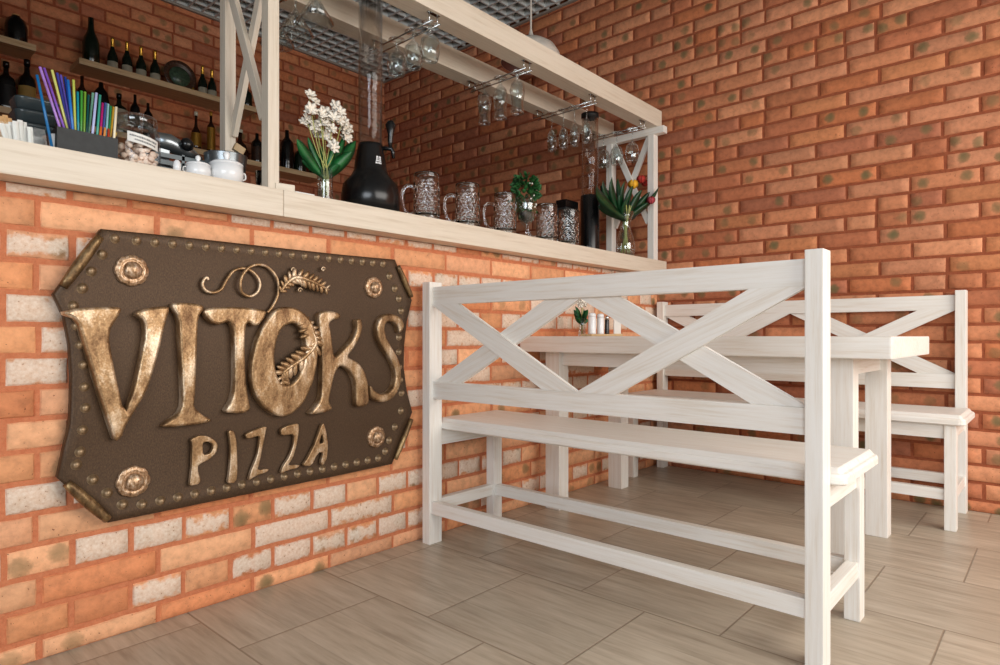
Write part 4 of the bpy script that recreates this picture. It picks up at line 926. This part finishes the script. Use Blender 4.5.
RK = [(1.11, 'martini', [(1.785, 'nearest of the three'), (1.905, 'middle of the three'), (2.025, 'farthest of the three')], 'beside the left post frame'),
      (1.59, 'goblet', [(1.774, 'nearest of the three'), (1.87, 'middle of the three'), (1.97, 'farthest of the three')], 'right of the clear tower tube'),
      (2.14, 'tulip', [(1.809, 'nearest of the three'), (1.91, 'middle of the three'), (2.01, 'farthest of the three')], 'above the third mug'),
      (2.66, 'flute', [(1.79, 'nearest of the four'), (1.865, 'second of the four'), (1.935, 'third of the four'), (2.01, 'farthest of the four')], 'above the last mugs'),
      (3.16, 'wine', [(1.82, 'nearest of the three'), (1.92, 'middle of the three'), (2.01, 'farthest of the three')], 'beside the right post frame')]
for x, kind, ys, where in RK:
    rack(x, 'chrome glass rack under the beams ' + where)
    g0 = hang_glass(kind, R); gn = {'martini': 'martini glass', 'goblet': 'short round glass', 'tulip': 'waisted beer glass', 'flute': 'champagne flute', 'wine': 'round wine glass'}[kind]
    for i, (yy, w) in enumerate(ys):
        o = g0 if i == 0 else g0.copy()
        if i: COL.objects.link(o)
        o.location = (x, yy, 1.9425 + .0015); tag(o, 'upside down ' + gn + ' hanging ' + where + ', ' + w, 'glass', 'upside down glasses in the racks')
# --- pendant lamp behind the beams
pc = Vector((3.09, 2.50, 2.495))
t = thing('pendant_lamp', pc, 'white enamel pendant lamp hanging behind the overhead beams', 'lamp')
MB().lathe([(.006, .21), (.012, .185), (.022, .155), (.05, .142), (.10, .125), (.15, .092), (.18, .045), (.19, 0), (.1885, 0)], pc, 48).lathe([(.1885, 0), (.177, .045), (.147, .09), (.098, .121), (.05, .138), (0, .142)], pc, 48, mi=1).build('lamp_shade', [M['lamp_white'], M['lamp_dark']], t)
MB().lathe([(0, .14), (.025, .135), (.03, .11), (.022, .075), (0, .07)], pc, 20).build('bulb', M['lamp_dark'], t)
MB().tube([pc + Vector((0, 0, .20)), pc + Vector((0, 0, ZC - .05 - pc.z))], .006, 8).build('cord', M['lamp_white'], t)
# --- shelves on the back wall and what stands on them
def shelf(x0, x1, z, lab):
    o = board('wall_shelf', (x0, YB - .095, z - .0175), (x1, YB - .095, z - .0175), .035, .188, M['shelf_wood'], None); tag(o, lab, 'shelf', 'plank shelves behind the bar')
shelf(1.10, 2.18, 2.39, 'upper plank shelf with the row of small champagne bottles')
shelf(-.6, .895, 2.39, 'upper left plank shelf with a squat dark bottle on it')
shelf(-.6, 1.56, 2.01, 'lower left plank shelf with large spirit bottles')
shelf(1.724, 2.72, 2.01, 'lower right plank shelf with the two gold labelled bottles')
def bottle(px, ytop, zb, wpx, glassm, lab, kind='spirit', labm=None, cap=None, lh=(.25, .55), square=False):
    YY = YB - .10; p = on_y(px, ytop, YY); F = YY / (SA - CA * (px - 500) / F_PX); r = wpx / F_PX * F / 2; H = p.z - zb; c = (p.x, YY, zb)
    t = thing('bottle', c, lab, 'bottle', 'bottles on the back bar shelves')
    sh = {'champagne': [(0, 0), (.92, .0), (1, .02), (1, .42), (.85, .52), (.5, .64), (.36, .74), (.33, .92), (0, .92)], 'spirit': [(0, 0), (.94, 0), (1, .02), (1, .58), (.88, .66), (.45, .73), (.32, .78), (.30, .92), (0, .92)],
          'squat': [(0, 0), (.9, 0), (1, .05), (1, .55), (.8, .74), (.3, .84), (.26, .93), (0, .93)], 'bulb': [(0, 0), (.7, 0), (.98, .1), (1, .3), (.8, .5), (.35, .62), (.27, .72), (.25, .92), (0, .92)], 'jug': [(0, 0), (.9, 0), (1, .08), (1, .6), (.82, .82), (.4, .92), (.38, .96), (0, .96)]}[kind]
    M4 = None; n = 24
    m = MB(); m.lathe([(a * r, b * H) for a, b in sh], c, n)
    if square:
        for v in m.b.verts:
            dx, dy = v.co.x - c[0], v.co.y - c[1]; q = math.hypot(dx, dy)
            if q > .5 * r: a = math.atan2(dy, dx); k = min(1.25, 1 / max(abs(math.cos(a)), abs(math.sin(a)))) * .92; v.co.x = c[0] + dx * k; v.co.y = c[1] + dy * k
    m.build('bottle_glass', M[glassm], t)
    if cap:
        if kind == 'champagne': pr = [(.352 * r, .70 * H), (.38 * r, .72 * H), (.35 * r, .93 * H), (.40 * r, .94 * H), (.38 * r, H), (0, H)]
        else: pr = [(.32 * r, .9 * H), (.37 * r, .9 * H), (.37 * r, H), (0, H)]
        MB().lathe(pr, c, 16).build('cap', M[cap], t)
    if labm:
        a, b = lh; k = 1.02 * (1.15 if square else 1); mm = MB(); n_ = 14; row = []
        for z in (a * H, b * H):
            row.append([mm.b.verts.new((c[0] + r * k * math.cos(q), c[1] + r * k * math.sin(q), c[2] + z)) for q in [-PI / 2 - 1.25 - .2 + 2.5 * i / n_ for i in range(n_ + 1)]])
        for i in range(n_): mm.b.faces.new((row[0][i], row[0][i + 1], row[1][i + 1], row[1][i]))
        ex = bmesh.ops.solidify(mm.b, geom=mm.b.faces[:], thickness=.0012)
        mm.build('label', M[labm], t)
    return t
bottle(91, 14, 2.39, 15, 'wine_glass_dark', 'large dark bottle at the left end of the upper shelf', 'champagne')
for px, yt, w in ((112.5, 38, 'first from the left'), (127, 42, 'second from the left'), (141, 47, 'third from the left'), (155, 51, 'fourth from the left, beside the round plate')):
    b = bottle(px, yt, 2.39, 9.5, 'wine_glass_dark', 'small gold necked champagne bottle, ' + w, 'champagne', 'label_white', 'gold', (.06, .28))
for px, yt, w in ((202.5, 66, 'just right of the round plate'), (212, 70, 'nearest the wooden post on the upper shelf')):
    bottle(px, yt, 2.39, 8.5, 'wine_glass_dark', 'small gold necked champagne bottle ' + w, 'champagne', 'label_white', 'gold', (.06, .28))
bottle(247, 85, 2.39, 10, 'wine_glass_dark', 'dark green bottle at the right end of the upper shelf, seen between posts', 'spirit')
bottle(16, 15, 2.39, 19, 'black_glass', 'squat dark jug on the upper left shelf', 'jug', None, 'tan')
bottle(6, 62, 2.01, 15, 'black_glass', 'square black whiskey bottle with grey label at the far left', 'spirit', 'label_black', 'black', (.08, .5), True)
bottle(27, 60, 2.01, 15, 'black_glass', 'dark bottle with a large yellow label on the lower left shelf', 'spirit', 'label_yellow', 'black', (.06, .5))
bottle(82, 72, 2.01, 10, 'brown_glass', 'dark slim bottle behind the tall straws', 'spirit')
bottle(101, 79, 2.01, 15, 'black_glass', 'broad shouldered dark bottle behind the middle straws', 'squat')
bottle(119, 94, 2.01, 13, 'wine_glass_dark', 'square green bottle with cream and orange label above the sweets jar', 'spirit', 'label_white', 'black', (.1, .6), True)
bottle(135, 91, 2.01, 9, 'black_glass', 'dark slim bottle above the lid of the sweets jar', 'spirit')
bottle(148, 100, 2.01, 9, 'black_glass', 'shorter dark bottle at the right end of the lower left shelf', 'spirit')
bottle(196, 112, 2.01, 10, 'brown_glass', 'round brown bottle with gold label on the lower right shelf', 'bulb', 'label_gold', 'label_white', (.12, .45))
bottle(211, 112, 2.01, 8, 'brown_glass', 'slender bottle with tall gold label beside the wooden post', 'spirit', 'label_gold', 'label_gold', (.1, .62))
bottle(240, 130, 2.01, 15, 'brown_glass', 'round brown bottle with white cap seen between the two posts', 'bulb', None, 'label_white')
bottle(257, 131, 2.01, 11, 'black_glass', 'dark bottle with a brown label close to the front post', 'spirit', 'plate_brown', None, (.1, .5))
bottle(287, 127, 2.01, 13, 'black_glass', 'tall dark bottle just right of the front post', 'spirit')
bottle(274.5, 140, 2.01, 9, 'wine_glass_dark', 'green bottle half hidden by the front post', 'spirit')
bottle(300, 146, 2.01, 12, 'wine_glass_dark', 'short dark green bottle behind the orchid leaves', 'squat')
bottle(315, 156, 2.01, 12, 'brown_glass', 'short brown bottle behind the orchid leaves', 'squat')
# round plate
p = on_y(180, 71, YB - .075); RmX = Matrix.Rotation(PI / 2 - .12, 3, 'X')
t = thing('display_plate', (p.x, YB - .08, 2.39), 'round brown rimmed display plate leaning on the upper shelf', 'plate')
c_ = (p.x, YB - .07, 2.39 + .1045)
MB().lathe([(0, 0), (.072, .0), (.078, .006), (.103, .014), (.104, .010), (.08, -.002), (0, -.006)], c_, 40, RmX).build('plate_rim', M['plate_brown'], t)
m = MB(); m.lathe([(0, .0035), (.066, .0035), (.066, .001), (0, .001)], c_, 32, RmX); m.build('plate_centre', M['plate_green'], t)
for k in range(24):
    a = k * PI / 12; q = Vector(c_) + RmX @ Vector((.09 * math.cos(a), .09 * math.sin(a), .012))
    if k == 0: b0 = MB().ball(q, .006, seg=8).build('rim_boss', M['plate_brown'], t, origin=q)
    else: o = bpy.data.objects.new('rim_boss', b0.data); put(o, t, q)
lathe_thing('brass_stopper', [(0, 0), (.010, 0), (.012, .01), (.006, .018), (.009, .026), (0, .032)], (on_y(193, 86, YB - .14).x, YB - .14, 2.39), M['gold'], 'tiny brass stopper at the right foot of the round plate', 'stopper')
# --- on the table
TT = .769
def tp(px, Y): return (on_y(px, 330, Y).x, Y, TT)
c = tp(582, 1.66); t = thing('bud_vase', c, 'small clear vase with white blossoms at the wall end of the table', 'vase')
MB().lathe(wall_prof([(.017, 0), (.018, .004), (.015, .05), (.019, .085)], .0018), c, 22).build('vase_body', M['glass'], t)
t = thing('table_flowers', (c[0], c[1], TT + .01), 'two white blossoms with dark green leaves in the small table vase', 'flowers'); m = MB(); q = Vector(c)
for i in range(16):
    a = R.uniform(0, 6.28); s = q + Vector((0, 0, .05)); e = q + Vector((.038 * math.cos(a), .038 * math.sin(a), R.uniform(.07, .14))); m.leaf(s, e, .024, bend=(0, 0, .01), n=5)
m.build('leaf_blades', M['leaf'], t); m = MB(); m.tube([q + Vector((0, 0, .01)), q + Vector((0, 0, .14))], .003, 6); m.build('stems', M['stem'], t); m = MB()
for dx, dy, dz in ((-.030, -.010, .146), (-.022, -.02, .160), (.01, 0, .150)):
    for i in range(3): blossom(m, q + Vector((dx, dy, dz)), .02, (R.uniform(-1, 0), -1, R.uniform(0, 1)))
m.build('petals', M['petal'], t)
def shaker(px, Y, h, r, mat, lab, capm='chrome'):
    c = tp(px, Y); t = thing('shaker', c, lab, 'shaker', 'shakers on the table')
    MB().lathe([(0, 0), (r, 0), (r, h * .04), (r * .96, h * .78), (r * .9, h * .8), (0, h * .8)], c, 24).build('body', M[mat], t)
    MB().lathe([(0, h * .8), (r * .97, h * .8), (r * .97, h * .93), (r * .7, h), (0, h)], c, 24).build('shaker_top', M[capm], t)
board('condiment_tray', (tp(587, 1.58)[0], 1.585, TT + .005), (tp(611, 1.58)[0], 1.585, TT + .005), .010, .06, M['shelf_wood'], None); tag(SC.objects['condiment_tray'], 'small wooden tray under the shakers on the table', 'tray')
TT += .0105
shaker(592, 1.59, .095, .0185, 'white', 'white shaker at the left on the wooden tray', 'white')
shaker(600.5, 1.59, .093, .0165, 'white', 'second white shaker in the middle of the wooden tray', 'white')
shaker(607, 1.60, .085, .011, 'black', 'slim dark pepper shaker on the wooden tray')
TT -= .0105
c = tp(616.5, 1.59); t = thing('card_stand', c, 'white upright card with blue print at the wall end of the table', 'card stand')
bx = c[0]; o = MB().box((bx - .03, 1.584, TT), (bx + .03, 1.588, TT + .195)).build('card', M['paper'], t)
m = MB()
for a0, z0, w, h in ((-.02, .165, .012, .016), (.0, .172, .02, .007), (-.005, .152, .022, .008), (-.02, .14, .03, .003), (-.02, .13, .036, .003), (-.02, .12, .028, .003)):
    m.box((bx + a0, 1.583, TT + z0), (bx + a0 + w, 1.5839, TT + z0 + h))
m.build('print', M['blue_ink'], o)
MB().box((bx - .032, 1.575, TT), (bx + .032, 1.597, TT + .012), .002).build('foot', M['shelf_wood'], t)
